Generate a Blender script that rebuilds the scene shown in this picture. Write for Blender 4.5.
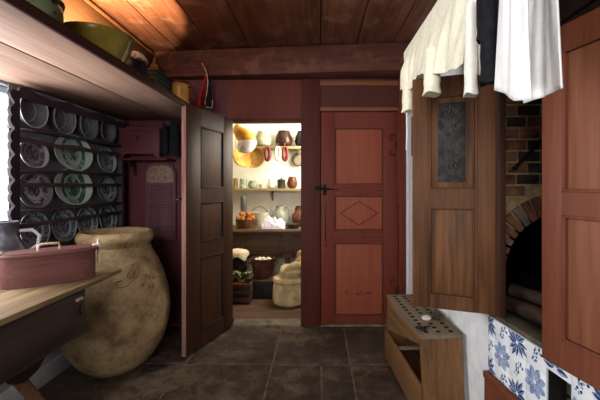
import bpy, bmesh, math, random
from mathutils import Vector, Matrix, noise as mnoise
random.seed(7)
PI = math.pi
S = bpy.context.scene
COL = S.collection
for o in list(bpy.data.objects):
    bpy.data.objects.remove(o)

# ------------------------------------------------------------------ camera, world, lights
EYE = 1.17
cd = bpy.data.cameras.new('camera'); cam = bpy.data.objects.new('camera', cd); COL.objects.link(cam)
cam.location = (0, 0, EYE); cam.rotation_euler = (PI/2, 0, 0)
cd.lens = 21.6; cd.sensor_width = 36; cd.shift_x = -0.03; cd.shift_y = -0.025; cd.clip_start = 0.05
S.camera = cam
W = bpy.data.worlds.new('world'); S.world = W; W.use_nodes = True
bg = W.node_tree.nodes['Background']; bg.inputs[0].default_value = (0.95, 0.97, 1, 1); bg.inputs[1].default_value = 3.0
S.view_settings.view_transform = 'Standard'; S.view_settings.look = 'None'; S.view_settings.gamma = 1
S.view_settings.use_curve_mapping = False; S.view_settings.exposure = 0.12

def area(name, loc, direc, sx, sy, power, col):
    l = bpy.data.lights.new(name, 'AREA'); l.shape = 'RECTANGLE'; l.size = sx; l.size_y = sy; l.energy = power; l.color = col
    o = bpy.data.objects.new(name, l); COL.objects.link(o); o.location = loc
    o.rotation_euler = Vector(direc).to_track_quat('-Z', 'Z').to_euler()
    return o
area('window_daylight', (-1.82, 1.36, 1.28), (1, 0.0, 0.06), 1.10, 0.78, 36, (0.93, 0.97, 1.0))
area('rear_window_daylight', (-0.55, -1.45, 1.60), (0.14, 1, 0.04), 1.5, 1.1, 48, (1.0, 0.98, 0.95))
area('larder_daylight', (0.24, 3.72, 1.80), (-1, 0.35, -0.02), 0.7, 0.6, 42, (1.0, 0.95, 0.82))
lp = bpy.data.lights.new('warm_lamp', 'SPOT'); lp.energy = 78; lp.color = (1.0, 0.75, 0.42); lp.shadow_soft_size = 0.02
lp.spot_size = math.radians(117); lp.spot_blend = 0.06
lo = bpy.data.objects.new('warm_lamp', lp); COL.objects.link(lo); lo.location = (-1.13, 1.98, 1.93)
lo.rotation_euler = Vector((-0.342, 0.22, 0.914)).to_track_quat('-Z', 'Y').to_euler()
lp2 = bpy.data.lights.new('warm_lamp_glow', 'POINT'); lp2.energy = 2.5; lp2.color = (1.0, 0.66, 0.30); lp2.shadow_soft_size = 0.02
lo2 = bpy.data.objects.new('warm_lamp_glow', lp2); COL.objects.link(lo2); lo2.location = (-1.13, 1.98, 1.95)

# ------------------------------------------------------------------ helpers
def at(px, py, Y):
    return Vector(((px-318)/360*Y, Y, EYE+(185-py)/360*Y))
def lin(h):
    h = h.lstrip('#'); r = []
    for i in (0, 2, 4):
        c = int(h[i:i+2], 16)/255
        r.append(c/12.92 if c <= 0.04045 else ((c+0.055)/1.055)**2.4)
    return (r[0], r[1], r[2], 1)
def newmat(name, rough=0.6, metal=0.0):
    m = bpy.data.materials.new(name); m.use_nodes = True
    nt = m.node_tree; b = nt.nodes['Principled BSDF']
    b.inputs['Specular IOR Level'].default_value = 0.22; b.inputs['Roughness'].default_value = rough; b.inputs['Metallic'].default_value = metal
    return m, nt, b
def N(nt, t, **k):
    n = nt.nodes.new(t)
    for a, v in k.items():
        if a in n.inputs: n.inputs[a].default_value = v
        else: setattr(n, a, v)
    return n
def ramp(nt, fac, stops):
    r = nt.nodes.new('ShaderNodeValToRGB'); e = r.color_ramp.elements
    while len(e) < len(stops): e.new(0.5)
    for i, (p, c) in enumerate(stops):
        e[i].position = p; e[i].color = lin(c) if isinstance(c, str) else c
    nt.links.new(fac, r.inputs[0]); return r.outputs[0]
def bump(nt, b, h, strength, dist=0.01):
    n = nt.nodes.new('ShaderNodeBump'); n.inputs['Strength'].default_value = strength; n.inputs['Distance'].default_value = dist
    nt.links.new(h, n.inputs['Height']); nt.links.new(n.outputs[0], b.inputs['Normal'])
def coords(nt, scale=(1, 1, 1), loc=(0, 0, 0)):
    t = nt.nodes.new('ShaderNodeTexCoord'); m = nt.nodes.new('ShaderNodeMapping')
    m.inputs['Scale'].default_value = scale; m.inputs['Location'].default_value = loc
    nt.links.new(t.outputs['Object'], m.inputs['Vector']); return m.outputs[0]
def mixc(nt, fac, a, b, mode='MIX'):
    n = nt.nodes.new('ShaderNodeMix'); n.data_type = 'RGBA'; n.blend_type = mode
    if isinstance(fac, float): n.inputs[0].default_value = fac
    else: nt.links.new(fac, n.inputs[0])
    for s, v in ((6, a), (7, b)):
        if isinstance(v, str): n.inputs[s].default_value = lin(v)
        elif isinstance(v, tuple): n.inputs[s].default_value = v
        else: nt.links.new(v, n.inputs[s])
    return n.outputs[2]
def wood(name, dark, light, axis='Z', rough=0.55, fine=60, coarse=9, knots=0.0, wear=None, bstr=0.25):
    m, nt, b = newmat(name, min(0.8, rough+0.12))
    k = {'X': 0, 'Y': 1, 'Z': 2}[axis]
    s1 = [fine]*3; s1[k] = fine*0.045
    s2 = [coarse]*3; s2[k] = coarse*0.12
    n1 = N(nt, 'ShaderNodeTexNoise', Scale=1.0, Detail=5.0, Roughness=0.65); nt.links.new(coords(nt, s1), n1.inputs['Vector'])
    n2 = N(nt, 'ShaderNodeTexNoise', Scale=1.0, Detail=3.0, Distortion=0.6); nt.links.new(coords(nt, s2, (3, 1, 5)), n2.inputs['Vector'])
    ad = N(nt, 'ShaderNodeMath', operation='MULTIPLY_ADD'); nt.links.new(n1.outputs[0], ad.inputs[0]); ad.inputs[1].default_value = 0.55
    m2 = N(nt, 'ShaderNodeMath', operation='MULTIPLY'); nt.links.new(n2.outputs[0], m2.inputs[0]); m2.inputs[1].default_value = 0.45
    nt.links.new(m2.outputs[0], ad.inputs[2])
    c = ramp(nt, ad.outputs[0], [(0.30, dark), (0.68, light)])
    if wear:
        n3 = N(nt, 'ShaderNodeTexNoise', Scale=4.5, Detail=7.0, Roughness=0.7); nt.links.new(coords(nt, (1, 1, 1), (9, 2, 4)), n3.inputs['Vector'])
        f = ramp(nt, n3.outputs[0], [(0.52, (0, 0, 0, 1)), (0.72, (0.75, 0.75, 0.75, 1))])
        c = mixc(nt, f, c, wear)
    nt.links.new(c, b.inputs['Base Color'])
    bump(nt, b, ad.outputs[0], bstr, 0.004)
    return m
def mottled(name, a, c, scale=8, rough=0.6, bstr=0.1, metal=0.0, detail=5.0, third=None, lo=0.35, hi=0.65, bdist=0.004):
    m, nt, b = newmat(name, rough, metal)
    n = N(nt, 'ShaderNodeTexNoise', Scale=float(scale), Detail=detail, Roughness=0.6); nt.links.new(coords(nt), n.inputs['Vector'])
    st = [(lo, a), (hi, c)] if not third else [(lo, a), ((lo+hi)/2, c), (hi, third)]
    nt.links.new(ramp(nt, n.outputs[0], st), b.inputs['Base Color'])
    bump(nt, b, n.outputs[0], bstr, bdist); return m

def append(bm, src, mi=0, smooth=False):
    mp = {}
    for v in src.verts: mp[v] = bm.verts.new(v.co)
    for f in src.faces:
        try:
            g = bm.faces.new([mp[v] for v in f.verts]); g.material_index = f.material_index if mi is None else mi; g.smooth = True
        except ValueError: pass
    src.free()
def box(bm, lo, hi, mi=0, bev=0.0, M=None):
    t = bmesh.new()
    x0, y0, z0 = lo; x1, y1, z1 = hi
    vs = [t.verts.new(p) for p in ((x0,y0,z0),(x1,y0,z0),(x1,y1,z0),(x0,y1,z0),(x0,y0,z1),(x1,y0,z1),(x1,y1,z1),(x0,y1,z1))]
    for f in ((3,2,1,0),(4,5,6,7),(0,1,5,4),(1,2,6,5),(2,3,7,6),(3,0,4,7)): t.faces.new([vs[i] for i in f])
    if bev: bmesh.ops.bevel(t, geom=t.edges[:], offset=bev, segments=2, affect='EDGES', profile=0.5)
    if M is not None: bmesh.ops.transform(t, matrix=M, verts=t.verts[:])
    append(bm, t, mi)
def lathe(bm, prof, seg=32, mi=0, sx=1.0, sy=1.0, M=None, cap=True):
    t = bmesh.new(); rings = []
    for r, z in prof:
        if r < 1e-5: rings.append([t.verts.new((0, 0, z))])
        else: rings.append([t.verts.new((r*math.cos(2*PI*i/seg)*sx, r*math.sin(2*PI*i/seg)*sy, z)) for i in range(seg)])
    for a, b in zip(rings, rings[1:]):
        for i in range(seg):
            j = (i+1) % seg
            if len(a) == 1 and len(b) == 1: continue
            if len(a) == 1: t.faces.new((a[0], b[j], b[i]))
            elif len(b) == 1: t.faces.new((a[i], a[j], b[0]))
            else: t.faces.new((a[i], a[j], b[j], b[i]))
    if cap:
        if len(rings[0]) > 1: t.faces.new(rings[0][::-1])
        if len(rings[-1]) > 1: t.faces.new(rings[-1])
    bmesh.ops.recalc_face_normals(t, faces=t.faces[:])
    if M is not None: bmesh.ops.transform(t, matrix=M, verts=t.verts[:])
    append(bm, t, mi)
def tube(bm, pts, r, seg=8, mi=0, flat=None):
    pts = [Vector(p) for p in pts]; t = bmesh.new(); rings = []
    up = None
    for i, p in enumerate(pts):
        d = (pts[min(i+1, len(pts)-1)] - pts[max(i-1, 0)]).normalized()
        if up is None:
            up = Vector((0, 0, 1)) if abs(d.z) < 0.9 else Vector((1, 0, 0))
        a = d.cross(up).normalized(); up = a.cross(d).normalized()
        rr = r[i] if isinstance(r, (list, tuple)) else r
        rings.append([t.verts.new(p + a*math.cos(2*PI*k/seg)*rr + up*math.sin(2*PI*k/seg)*rr*(flat or 1)) for k in range(seg)])
    for a, b in zip(rings, rings[1:]):
        for i in range(seg): t.faces.new((a[i], a[(i+1) % seg], b[(i+1) % seg], b[i]))
    t.faces.new(rings[0][::-1]); t.faces.new(rings[-1])
    bmesh.ops.recalc_face_normals(t, faces=t.faces[:])
    append(bm, t, mi)
def prism(bm, outline, thick, mi=0, M=None, bev=0.0):
    """outline in local XY, extruded along +Z by thick"""
    t = bmesh.new()
    a = [t.verts.new((x, y, 0)) for x, y in outline]; b = [t.verts.new((x, y, thick)) for x, y in outline]
    t.faces.new(a[::-1]); t.faces.new(b); n = len(a)
    for i in range(n): t.faces.new((a[i], a[(i+1) % n], b[(i+1) % n], b[i]))
    bmesh.ops.recalc_face_normals(t, faces=t.faces[:])
    if bev: bmesh.ops.bevel(t, geom=[e for e in t.edges], offset=bev, segments=1, affect='EDGES')
    if M is not None: bmesh.ops.transform(t, matrix=M, verts=t.verts[:])
    append(bm, t, mi)
def ball(bm, c, r, mi=0, sub=2, sc=(1, 1, 1), jit=0.0, rot=None):
    t = bmesh.new(); bmesh.ops.create_icosphere(t, subdivisions=sub, radius=1)
    for v in t.verts:
        n = v.co.normalized()
        if jit: v.co *= 1 + jit*mnoise.noise(n*2.1+Vector(c)*7)
        v.co = Vector((v.co.x*sc[0], v.co.y*sc[1], v.co.z*sc[2]))*r
        if rot: v.co = rot @ v.co
        v.co += Vector(c)
    append(bm, t, mi)
def loft(bm, rings, mi=0, cap=True, closed=True):
    t = bmesh.new(); R = [[t.verts.new(p) for p in ring] for ring in rings]; n = len(R[0])
    for a, b in zip(R, R[1:]):
        for i in range(n if closed else n-1): t.faces.new((a[i], a[(i+1) % n], b[(i+1) % n], b[i]))
    if cap and closed: t.faces.new(R[0][::-1]); t.faces.new(R[-1])
    bmesh.ops.recalc_face_normals(t, faces=t.faces[:])
    append(bm, t, mi)
def obj(name, bm, mats, parent=None, loc=None, rot=None, smooth=38):
    me = bpy.data.meshes.new(name); bm.to_mesh(me); bm.free()
    for m in (mats if isinstance(mats, (list, tuple)) else [mats]): me.materials.append(m)
    me.set_sharp_from_angle(angle=math.radians(smooth))
    o = bpy.data.objects.new(name, me); COL.objects.link(o)
    if parent: o.parent = parent
    if loc is not None: o.location = loc
    if rot is not None: o.rotation_euler = rot
    return o
def tag(o, label, cat, group=None):
    o['label'] = label; o['category'] = cat
    if group: o['group'] = group
    return o
def thing(name, label, cat, loc=(0, 0, 0), rotz=0.0, group=None):
    o = bpy.data.objects.new(name, None); COL.objects.link(o); o.location = loc; o.rotation_euler = (0, 0, rotz)
    o.empty_display_size = 0.05
    return tag(o, label, cat, group)
def struct(name, bm, mats, parent=None, **k):
    o = obj(name, bm, mats, parent, **k)
    if not parent: o['kind'] = 'structure'
    return o
def BM(): return bmesh.new()
def R_(ax, deg): return Matrix.Rotation(math.radians(deg), 4, ax)
def T_(x, y, z): return Matrix.Translation((x, y, z))

# ------------------------------------------------------------------ materials
M_ceil = wood('ceiling_boards', '#34180f', '#8a5640', 'Y', 0.42, 60, 9, wear='#a8806c')
M_beam = wood('beam_wood', '#2c1510', '#63372b', 'X', 0.5, 40, 6, wear='#845240')
M_red = wood('red_paint_wood', '#4e2018', '#6a3026', 'Z', 0.5, 70, 7, bstr=0.12)
M_redd = wood('dark_red_paint_wood', '#3c1711', '#52241b', 'Z', 0.5, 70, 7, bstr=0.12)
M_door = wood('door_red_stile', '#5a2419', '#703324', 'Z', 0.48, 80, 7, bstr=0.12)
M_panel = wood('door_red_panel', '#783a28', '#914c35', 'Z', 0.45, 80, 9, bstr=0.1)
M_strip = wood('brown_strip', '#5c3020', '#84512f', 'X', 0.5)
M_odoor = wood('brown_stained_door', '#22120c', '#4d2d1e', 'Z', 0.4, 75, 8)
M_odoorp = wood('brown_stained_panel', '#26140c', '#5a3522', 'Z', 0.42, 60, 10)
M_edge = wood('lit_door_edge', '#6d3b33', '#b08a80', 'Z', 0.6)  # bright light on the door's free edge put into its pale colour
M_shelf = wood('shelf_boards', '#7d5a4c', '#b39380', 'Y', 0.5, 55, 7)
M_shelfd = wood('shelf_edge', '#2a1310', '#4a241c', 'Y', 0.5)
M_rack = wood('plate_rack_wood', '#33262c', '#4d3d46', 'Y', 0.55, 60, 8)
M_rackb = mottled('rack_back_board', '#5d5e66', '#7b7c85', 5, 0.7)
M_table = wood('table_top_wood', '#54402c', '#a08866', 'Y', 0.4, 55, 8)
M_tabled = wood('table_apron_wood', '#2e2420', '#574740', 'Y', 0.55, 55, 8)
M_leg = wood('table_leg_wood', '#4d3322', '#80593c', 'Z', 0.55)
M_dark = mottled('dark_wood', '#16100e', '#2a1e1a', 10, 0.6)
M_shut = wood('brown_shutter', '#24140a', '#74492a', 'Z', 0.45, 60, 9)
M_shutp = wood('brown_shutter_panel', '#27150a', '#7e522f', 'Z', 0.42, 45, 11)
M_slate = mottled('blackened_panel', '#1f1c1c', '#454140', 26, 0.6, 0.5, detail=8.0, lo=0.4, hi=0.7)
M_rshut = wood('red_brown_shutter', '#5a2f20', '#7a4530', 'Z', 0.42, 70, 8, bstr=0.1)
M_rshutp = wood('red_brown_shutter_panel', '#623624', '#8c593f', 'Z', 0.42, 60, 8, bstr=0.1)
M_white = mottled('white_plaster', '#d9dcdf', '#eceef0', 14, 0.85, 0.35, bdist=0.006)
M_grey = mottled('grey_plaster', '#9a9da3', '#b8bbc0', 9, 0.85, 0.3)
M_larder = mottled('cream_limewash', '#e8e2d0', '#f4efe0', 7, 0.9, 0.25)
M_iron = mottled('black_iron', '#141212', '#2c2624', 30, 0.5, 0.3, 0.6)
M_ironb = mottled('brown_iron', '#2c1712', '#4a2a20', 30, 0.5, 0.3, 0.3)
M_soot = mottled('soot', '#0e0c0b', '#1f1a18', 12, 0.9, 0.3)
M_pale = mottled('pale_wood', '#a58a72', '#cfb9a2', 25, 0.5)
M_black = mottled('black_cloth', '#0d0e12', '#1c1d22', 60, 0.9, 0.3)
M_cream = mottled('cream_knit', '#e6dfc4', '#f1ecd8', 60, 0.95, 0.15, bdist=0.002)
M_linen = mottled('white_linen', '#ececeb', '#f6f6f5', 60, 0.95, 0.15, bdist=0.002)
M_frame = mottled('window_paint', '#cfd2d4', '#e6e8ea', 12, 0.5)

def stone_mat():
    m, nt, b = newmat('stone_slab', 0.5)
    n = N(nt, 'ShaderNodeTexNoise', Scale=9.0, Detail=10.0, Roughness=0.78, Distortion=0.4); nt.links.new(coords(nt), n.inputs['Vector'])
    n2 = N(nt, 'ShaderNodeTexNoise', Scale=1.6, Detail=3.0); nt.links.new(coords(nt, (1, 1, 1), (4, 7, 0)), n2.inputs['Vector'])
    a = N(nt, 'ShaderNodeMath', operation='MULTIPLY_ADD'); nt.links.new(n.outputs[0], a.inputs[0]); a.inputs[1].default_value = 0.6
    h = N(nt, 'ShaderNodeMath', operation='MULTIPLY'); nt.links.new(n2.outputs[0], h.inputs[0]); h.inputs[1].default_value = 0.4
    nt.links.new(h.outputs[0], a.inputs[2])
    nt.links.new(ramp(nt, a.outputs[0], [(0.36, '#261e19'), (0.5, '#4a3d34'), (0.64, '#7d6c5d')]), b.inputs['Base Color'])
    bump(nt, b, n.outputs[0], 0.9, 0.02); return m
M_stone = stone_mat()
M_mortar = mottled('pale_joint', '#554c42', '#786e60', 20, 0.9, 0.3)

# ------------------------------------------------------------------ the setting
# floor: large slabs, one structure
bm = BM(); random.seed(3)
xs = [-1.62, -0.87, -0.30, 0.21, 0.75]
for x0, x1 in zip(xs, xs[1:]):
    ys = {-1.62: [-1.5, -0.6, 0.4, 1.5, 2.36, 2.99], -0.87: [-1.5, -0.3, 0.8, 1.6, 2.355, 2.99], -0.30: [-1.5, -0.5, 0.7, 1.7, 2.34, 2.99], 0.21: [-1.5, -0.4, 0.6, 1.55, 2.345, 2.99]}[x0]
    for y0, y1 in zip(ys, ys[1:]):
        xm = [x0, x1]
        if x0 == -0.30 and y0 == 1.7: xm = [x0, 0.02, x1]
        for a, b in zip(xm, xm[1:]):
            box(bm, (a+0.006, y0+0.006, -0.06), (b-0.006, y1-0.006, random.uniform(-0.003, 0.001)), 0, 0.004)
box(bm, (-1.62, -1.5, -0.10), (0.75, 2.99, -0.006), 1)
struct('floor', bm, [M_stone, M_mortar])
# larder floor: wide boards
M_lfloor = wood('larder_floor_boards', '#3c2a20', '#6b5040', 'X', 0.6, 45, 6)
bm = BM()
for y0, y1 in ((3.13, 3.52), (3.52, 3.83), (3.83, 4.15), (4.15, 4.45)):
    box(bm, (-1.5, y0+0.004, -0.06), (0.35, y1-0.004, 0.0), 0, 0.003)
box(bm, (-1.5, 3.0, -0.1), (0.35, 4.45, -0.03), 0)
struct('floor', bm, [M_lfloor])
bm = BM(); box(bm, (-0.72, 2.985, -0.05), (0.70, 3.13, 0.010), 0, 0.004)
struct('trim_1', bm, [mottled('door_sill_stone', '#4d453c', '#85796a', 9, 0.7, 0.4)])

# ceiling boards
bm = BM(); random.seed(5)
xs = [-1.62, -1.42, -1.137, -0.842, -0.542, 0.018, 0.30, 0.58, 0.9, 1.2, 1.55]
for a, b in zip(xs, xs[1:]):
    box(bm, (a+0.0035, -1.5, 2.26+random.uniform(0, 0.004)), (b-0.0035, 3.05, 2.30), 0, 0.003)
box(bm, (-1.62, -1.5, 2.29), (1.55, 3.05, 2.33), 1)
struct('ceiling', bm, [M_ceil, M_dark])
bm = BM()
ang = math.atan2(-0.18, 1.80)
box(bm, (-0.76, -0.0, 2.046), (1.66, 0.20, 2.262), 0, 0.012, Matrix.Translation((-0.93, 2.895, 0)) @ Matrix.Rotation(ang, 4, 'Z'))
struct('trim_2', bm, [M_beam])
bm = BM()
box(bm, (-1.62, -1.4, 1.99), (-1.335, 2.985, 2.262), 0, 0.006)
box(bm, (-1.337, -1.4, 2.222), (-1.322, 2.985, 2.237), 1, 0.002)
struct('trim_3', bm, [wood('side_beam_wood', '#2a170c', '#553620', 'Y', 0.5, 40, 6), M_strip])

# back wall (painted timber) with doorway
bm = BM()
box(bm, (-1.68, 3.0, 0), (-0.735, 3.10, 2.30), 3)
box(bm, (-0.735, 3.0, 1.705), (0.017, 3.10, 2.30), 0)
box(bm, (0.017, 3.03, 0), (0.80, 3.10, 2.30), 2)
box(bm, (-1.62, 2.988, 0.0), (-1.575, 3.0, 2.0), 1, 0.002)
for x in (-1.30, -1.02): box(bm, (x-0.002, 2.996, 0), (x+0.002, 3.001, 2.0), 1)
struct('wall_back', bm, [M_red, M_redd, M_dark, wood('wine_red_wall', '#4a2228', '#67353a', 'Z', 0.5, 70, 7, bstr=0.12)])
bm = BM()                                                   # post between the doorways, header, transom
box(bm, (-0.142, 2.975, 0.0), (0.017, 3.10, 2.08), 0, 0.004)
struct('trim_4', bm, [M_redd])
bm = BM()
box(bm, (0.667, 2.97, 0.0), (0.728, 3.10, 2.08), 0, 0.005)
box(bm, (0.655, 2.962, 1.0), (0.672, 2.99, 1.79), 0, 0.003)
struct('trim_5', bm, [M_door])
bm = BM()
box(bm, (0.017, 2.975, 1.782), (0.667, 3.03, 1.815), 1, 0.004)
box(bm, (0.017, 2.985, 1.815), (0.667, 3.03, 2.00), 0, 0.0)
box(bm, (0.017, 2.975, 1.995), (0.667, 3.03, 2.035), 1, 0.004)
box(bm, (0.017, 2.98, 2.035), (0.667, 3.03, 2.10), 0, 0.003)
struct('trim_6', bm, [M_redd, M_strip])
bm = BM(); box(bm, (-0.70, 2.99, 1.70), (-0.142, 3.12, 1.722), 0, 0.003)
struct('trim_7', bm, [M_redd])

# left wall with window opening
bm = BM()
WY0, WY1, WZ0, WZ1 = 0.72, 1.99, 0.84, 1.69
box(bm, (-1.70, -1.5, 0), (-1.62, WY0, 2.30)); box(bm, (-1.70, WY1, 0), (-1.62, 3.0, 2.30))
box(bm, (-1.70, WY0, 0), (-1.62, WY1, WZ0)); box(bm, (-1.70, WY0, WZ1), (-1.62, WY1, 2.30))
struct('wall_left', bm, [M_grey])
bm = BM()
for y in (WY0+0.02, 1.35, WY1-0.015): box(bm, (-1.69, y-0.02, WZ0), (-1.65, y+0.02, WZ1), 0, 0.003)
for z in (WZ0+0.02, WZ1-0.02): box(bm, (-1.685, WY0, z-0.018), (-1.655, WY1, z+0.018), 0, 0.003)
struct('window_1', bm, [M_frame])
bm = BM(); box(bm, (-1.62, -1.5, 0), (-1.60, 2.985, 0.11), 0, 0.004)
struct('baseboard_left', bm, [M_frame])
# rear wall behind the camera with its window
bm = BM()
box(bm, (-1.70, -1.58, 0), (-1.35, -1.5, 2.30)); box(bm, (0.25, -1.58, 0), (1.6, -1.5, 2.30))
box(bm, (-1.35, -1.58, 0), (0.25, -1.5, 1.0)); box(bm, (-1.35, -1.58, 2.18), (0.25, -1.5, 2.30))
struct('wall_rear', bm, [M_grey])

# right wall: plaster up to the hearth, then timber above the tiled hearth front
bm = BM()
prev = None
random.seed(11)
box(bm, (0.733, 1.53, 0), (0.79, 3.03, 2.30))
box(bm, (0.727, 2.93, 0), (0.74, 3.0, 2.10), 0, 0.005)
struct('wall_right', bm, [M_white])
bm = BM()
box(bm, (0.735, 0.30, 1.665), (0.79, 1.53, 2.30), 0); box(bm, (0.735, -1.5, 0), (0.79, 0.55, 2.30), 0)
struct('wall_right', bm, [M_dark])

# ------------------------------------------------------------------ panelled doors
def raised_panel(bm, x0, x1, z0, z1, y=-0.012, rise=0.006, bev=0.022, mi=0, back=-0.026):
    box(bm, (x0, back, z0), (x1, y, z1), mi)
    t = bmesh.new()
    a = [t.verts.new(p) for p in ((x0, y, z0), (x1, y, z0), (x1, y, z1), (x0, y, z1))]
    b = [t.verts.new(p) for p in ((x0+bev, y+rise, z0+bev), (x1-bev, y+rise, z0+bev), (x1-bev, y+rise, z1-bev), (x0+bev, y+rise, z1-bev))]
    t.faces.new(b)
    for i in range(4): t.faces.new((a[i], a[(i+1) % 4], b[(i+1) % 4], b[i]))
    bmesh.ops.recalc_face_normals(t, faces=t.faces[:])
    append(bm, t, mi)
def panel_frame(w, z0, z1, t, panels, bev=0.003, mould=0.007, mm=0):
    """stiles and rails around the given panel rectangles, as one frame mesh"""
    bm = BM(); px0 = min(p[0] for p in panels); px1 = max(p[1] for p in panels)
    box(bm, (0, -t, z0), (px0, 0, z1), 0, bev); box(bm, (px1, -t, z0), (w, 0, z1), 0, bev)
    zz = [z0]
    for p in sorted(panels, key=lambda p: p[2]): zz += [p[2], p[3]]
    zz.append(z1)
    for i in range(0, len(zz), 2): box(bm, (px0, -t, zz[i]), (px1, -0.0005, zz[i+1]), 0, 0.0)
    for p in panels:                                            # moulding bead round each panel
        a, b, c, d = p; m = mould
        for q in (((a, -0.014, c), (b, 0.002, c+m)), ((a, -0.014, d-m), (b, 0.002, d)), ((a, -0.014, c), (a+m, 0.002, d)), ((b-m, -0.014, c), (b, 0.002, d))):
            box(bm, q[0], q[1], mm, 0.0025)
    return bm

# closed red door
d2 = bpy.data.objects.new('door_2', None); COL.objects.link(d2); d2['kind'] = 'structure'
d2.location = (0.665, 2.985, 0); d2.rotation_euler = (0, 0, PI)
pan = [(0.125, 0.525, 1.175, 1.640), (0.125, 0.525, 0.795, 1.078), (0.125, 0.525, 0.09, 0.685)]
bm = panel_frame(0.641, 0.016, 1.774, 0.035, pan, mm=1)
for z in (1.155, 1.125, 1.098, 0.775, 0.74, 0.705): box(bm, (0.12, -0.002, z-0.006), (0.53, 0.005, z+0.006), 0, 0.002)
obj('frame', bm, [M_door, M_redd], d2)
for i, p in enumerate(pan):
    bm = BM(); raised_panel(bm, *p)
    if i == 1:
        cx, cz = 0.325, 0.935
        q = [(cx-0.155, cz), (cx, cz+0.10), (cx+0.155, cz), (cx, cz-0.10), (cx-0.155, cz)]
        for a, b in zip(q, q[1:]): tube(bm, [(a[0], -0.005, a[1]), (b[0], -0.005, b[1])], 0.003, 6, 1)
    if i == 2:
        random.seed(4)
        for k in range(26):
            x = 0.215+0.23*random.random(); z = 0.275+0.03*(random.random()-0.5)
            tube(bm, [(x, -0.006, z), (x+random.uniform(0.01, 0.03), -0.006, z+random.uniform(-0.012, 0.012))], 0.0018, 5, 1)
    obj('panel', bm, [M_panel, M_ironb], d2)
for zc in (1.50, 0.30):                                           # scrolled hinges
    bm = BM()
    for s in (1, -1):
        pts = []
        for k in range(22):
            a = k/21*1.55*PI; r = 0.030*(1-0.55*k/21)
            pts.append((0.045+r*math.sin(a)*1.0, 0.004, zc+s*(0.012+0.055-0.030*math.cos(a)*(1-0.55*k/21))))
        tube(bm, pts, 0.0055, 6, 0)
    box(bm, (-0.012, -0.001, zc-0.03), (0.03, 0.006, zc+0.03), 0, 0.002)
    obj('hinge', bm, [M_ironb], d2)
bm = BM()
tube(bm, [(0.68, 0.012, 1.145), (0.66, 0.022, 1.15), (0.62, 0.022, 1.142), (0.56, 0.012, 1.135), (0.50, 0.006, 1.135)], [0.008, 0.009, 0.008, 0.005, 0.003], 8)
box(bm, (0.595, -0.001, 1.085), (0.625, 0.006, 1.175), 0, 0.002); ball(bm, (0.61, 0.012, 1.12), 0.012, 0, 1)
box(bm, (0.635, 0.0, 1.125), (0.695, 0.014, 1.165), 0, 0.003)
obj('latch', bm, [M_iron], d2)
bm = BM(); box(bm, (0.60, -0.001, 0.70), (0.606, 0.004, 1.02), 0, 0.001); ball(bm, (0.598, 0.001, 0.665), 0.008, 0, 1)
obj('bolt', bm, [M_iron], d2)

# open brown door
d1 = bpy.data.objects.new('door_1', None); COL.objects.link(d1); d1['kind'] = 'structure'
d1.location = (-0.703, 2.975, 0); d1.rotation_euler = (0, 0, math.radians(-108.3))
pan = [(0.133, 0.425, 1.145, 1.59), (0.133, 0.425, 0.755, 1.045), (0.133, 0.425, 0.12, 0.645)]
obj('frame', panel_frame(0.583, 0.012, 1.715, 0.035, pan, 0.003, 0.012, 1), [M_odoor, M_dark], d1)
for p in pan:
    bm = BM(); raised_panel(bm, *p, bev=0.03, rise=0.005); obj('panel', bm, [M_odoorp], d1)
bm = BM(); box(bm, (0.5835, -0.036, 0.012), (0.586, -0.001, 1.715), 0, 0.001); o = obj('edge', bm, [M_edge], d1); o['label'] = 'pale door edge, light painted in'
bm = BM(); box(bm, (0.575, -0.055, 1.065), (0.60, -0.036, 1.085), 0, 0.003); box(bm, (0.54, -0.048, 1.04), (0.582, -0.036, 1.11), 0, 0.002); obj('latch', bm, [M_iron], d1)

# ------------------------------------------------------------------ larder room
bm = BM(); box(bm, (-1.6, 4.40, 0), (0.40, 4.48, 2.2)); struct('wall_far', bm, [M_larder])
bm = BM(); box(bm, (-1.6, 3.10, 0), (-1.5, 4.45, 2.2)); struct('wall_far_left', bm, [M_larder])
bm = BM(); box(bm, (0.35, 3.10, 0), (0.45, 4.45, 2.2)); struct('wall_far_right', bm, [M_larder])
bm = BM(); box(bm, (-1.6, 3.10, 2.2), (0.45, 4.48, 2.25)); struct('ceiling', bm, [M_larder])
M_lshelf = wood('larder_shelf_wood', '#6b5a3c', '#a8946a', 'X', 0.6)
def shelf(name, z, y0, x0, x1, label, th=0.03, mat=None):
    r = thing(name, label, 'shelf', (0, 0, z-th))
    bm = BM(); box(bm, (x0, y0, 0), (x1, 4.395, th), 0, 0.003); obj('board', bm, [mat or M_lshelf], r)
    for x in (x0+0.15, (x0+x1)/2, x1-0.12):
        bm = BM(); prism(bm, [(0, 0), (4.39-y0-0.03, 0), (0, -0.12)], 0.02, 0, Matrix(((0, 0, 1, x), (-1, 0, 0, 4.395), (0, 1, 0, 0), (0, 0, 0, 1)))); obj('bracket', bm, [mat or M_lshelf], r)
    return r
shelf('wall_shelf', 1.62, 4.16, -0.80, 0.32, 'narrow upper shelf in the bright larder carrying bulbous bowls')
shelf('wall_shelf', 1.13, 4.16, -1.45, 0.32, 'middle larder shelf lined with small jars')
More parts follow.
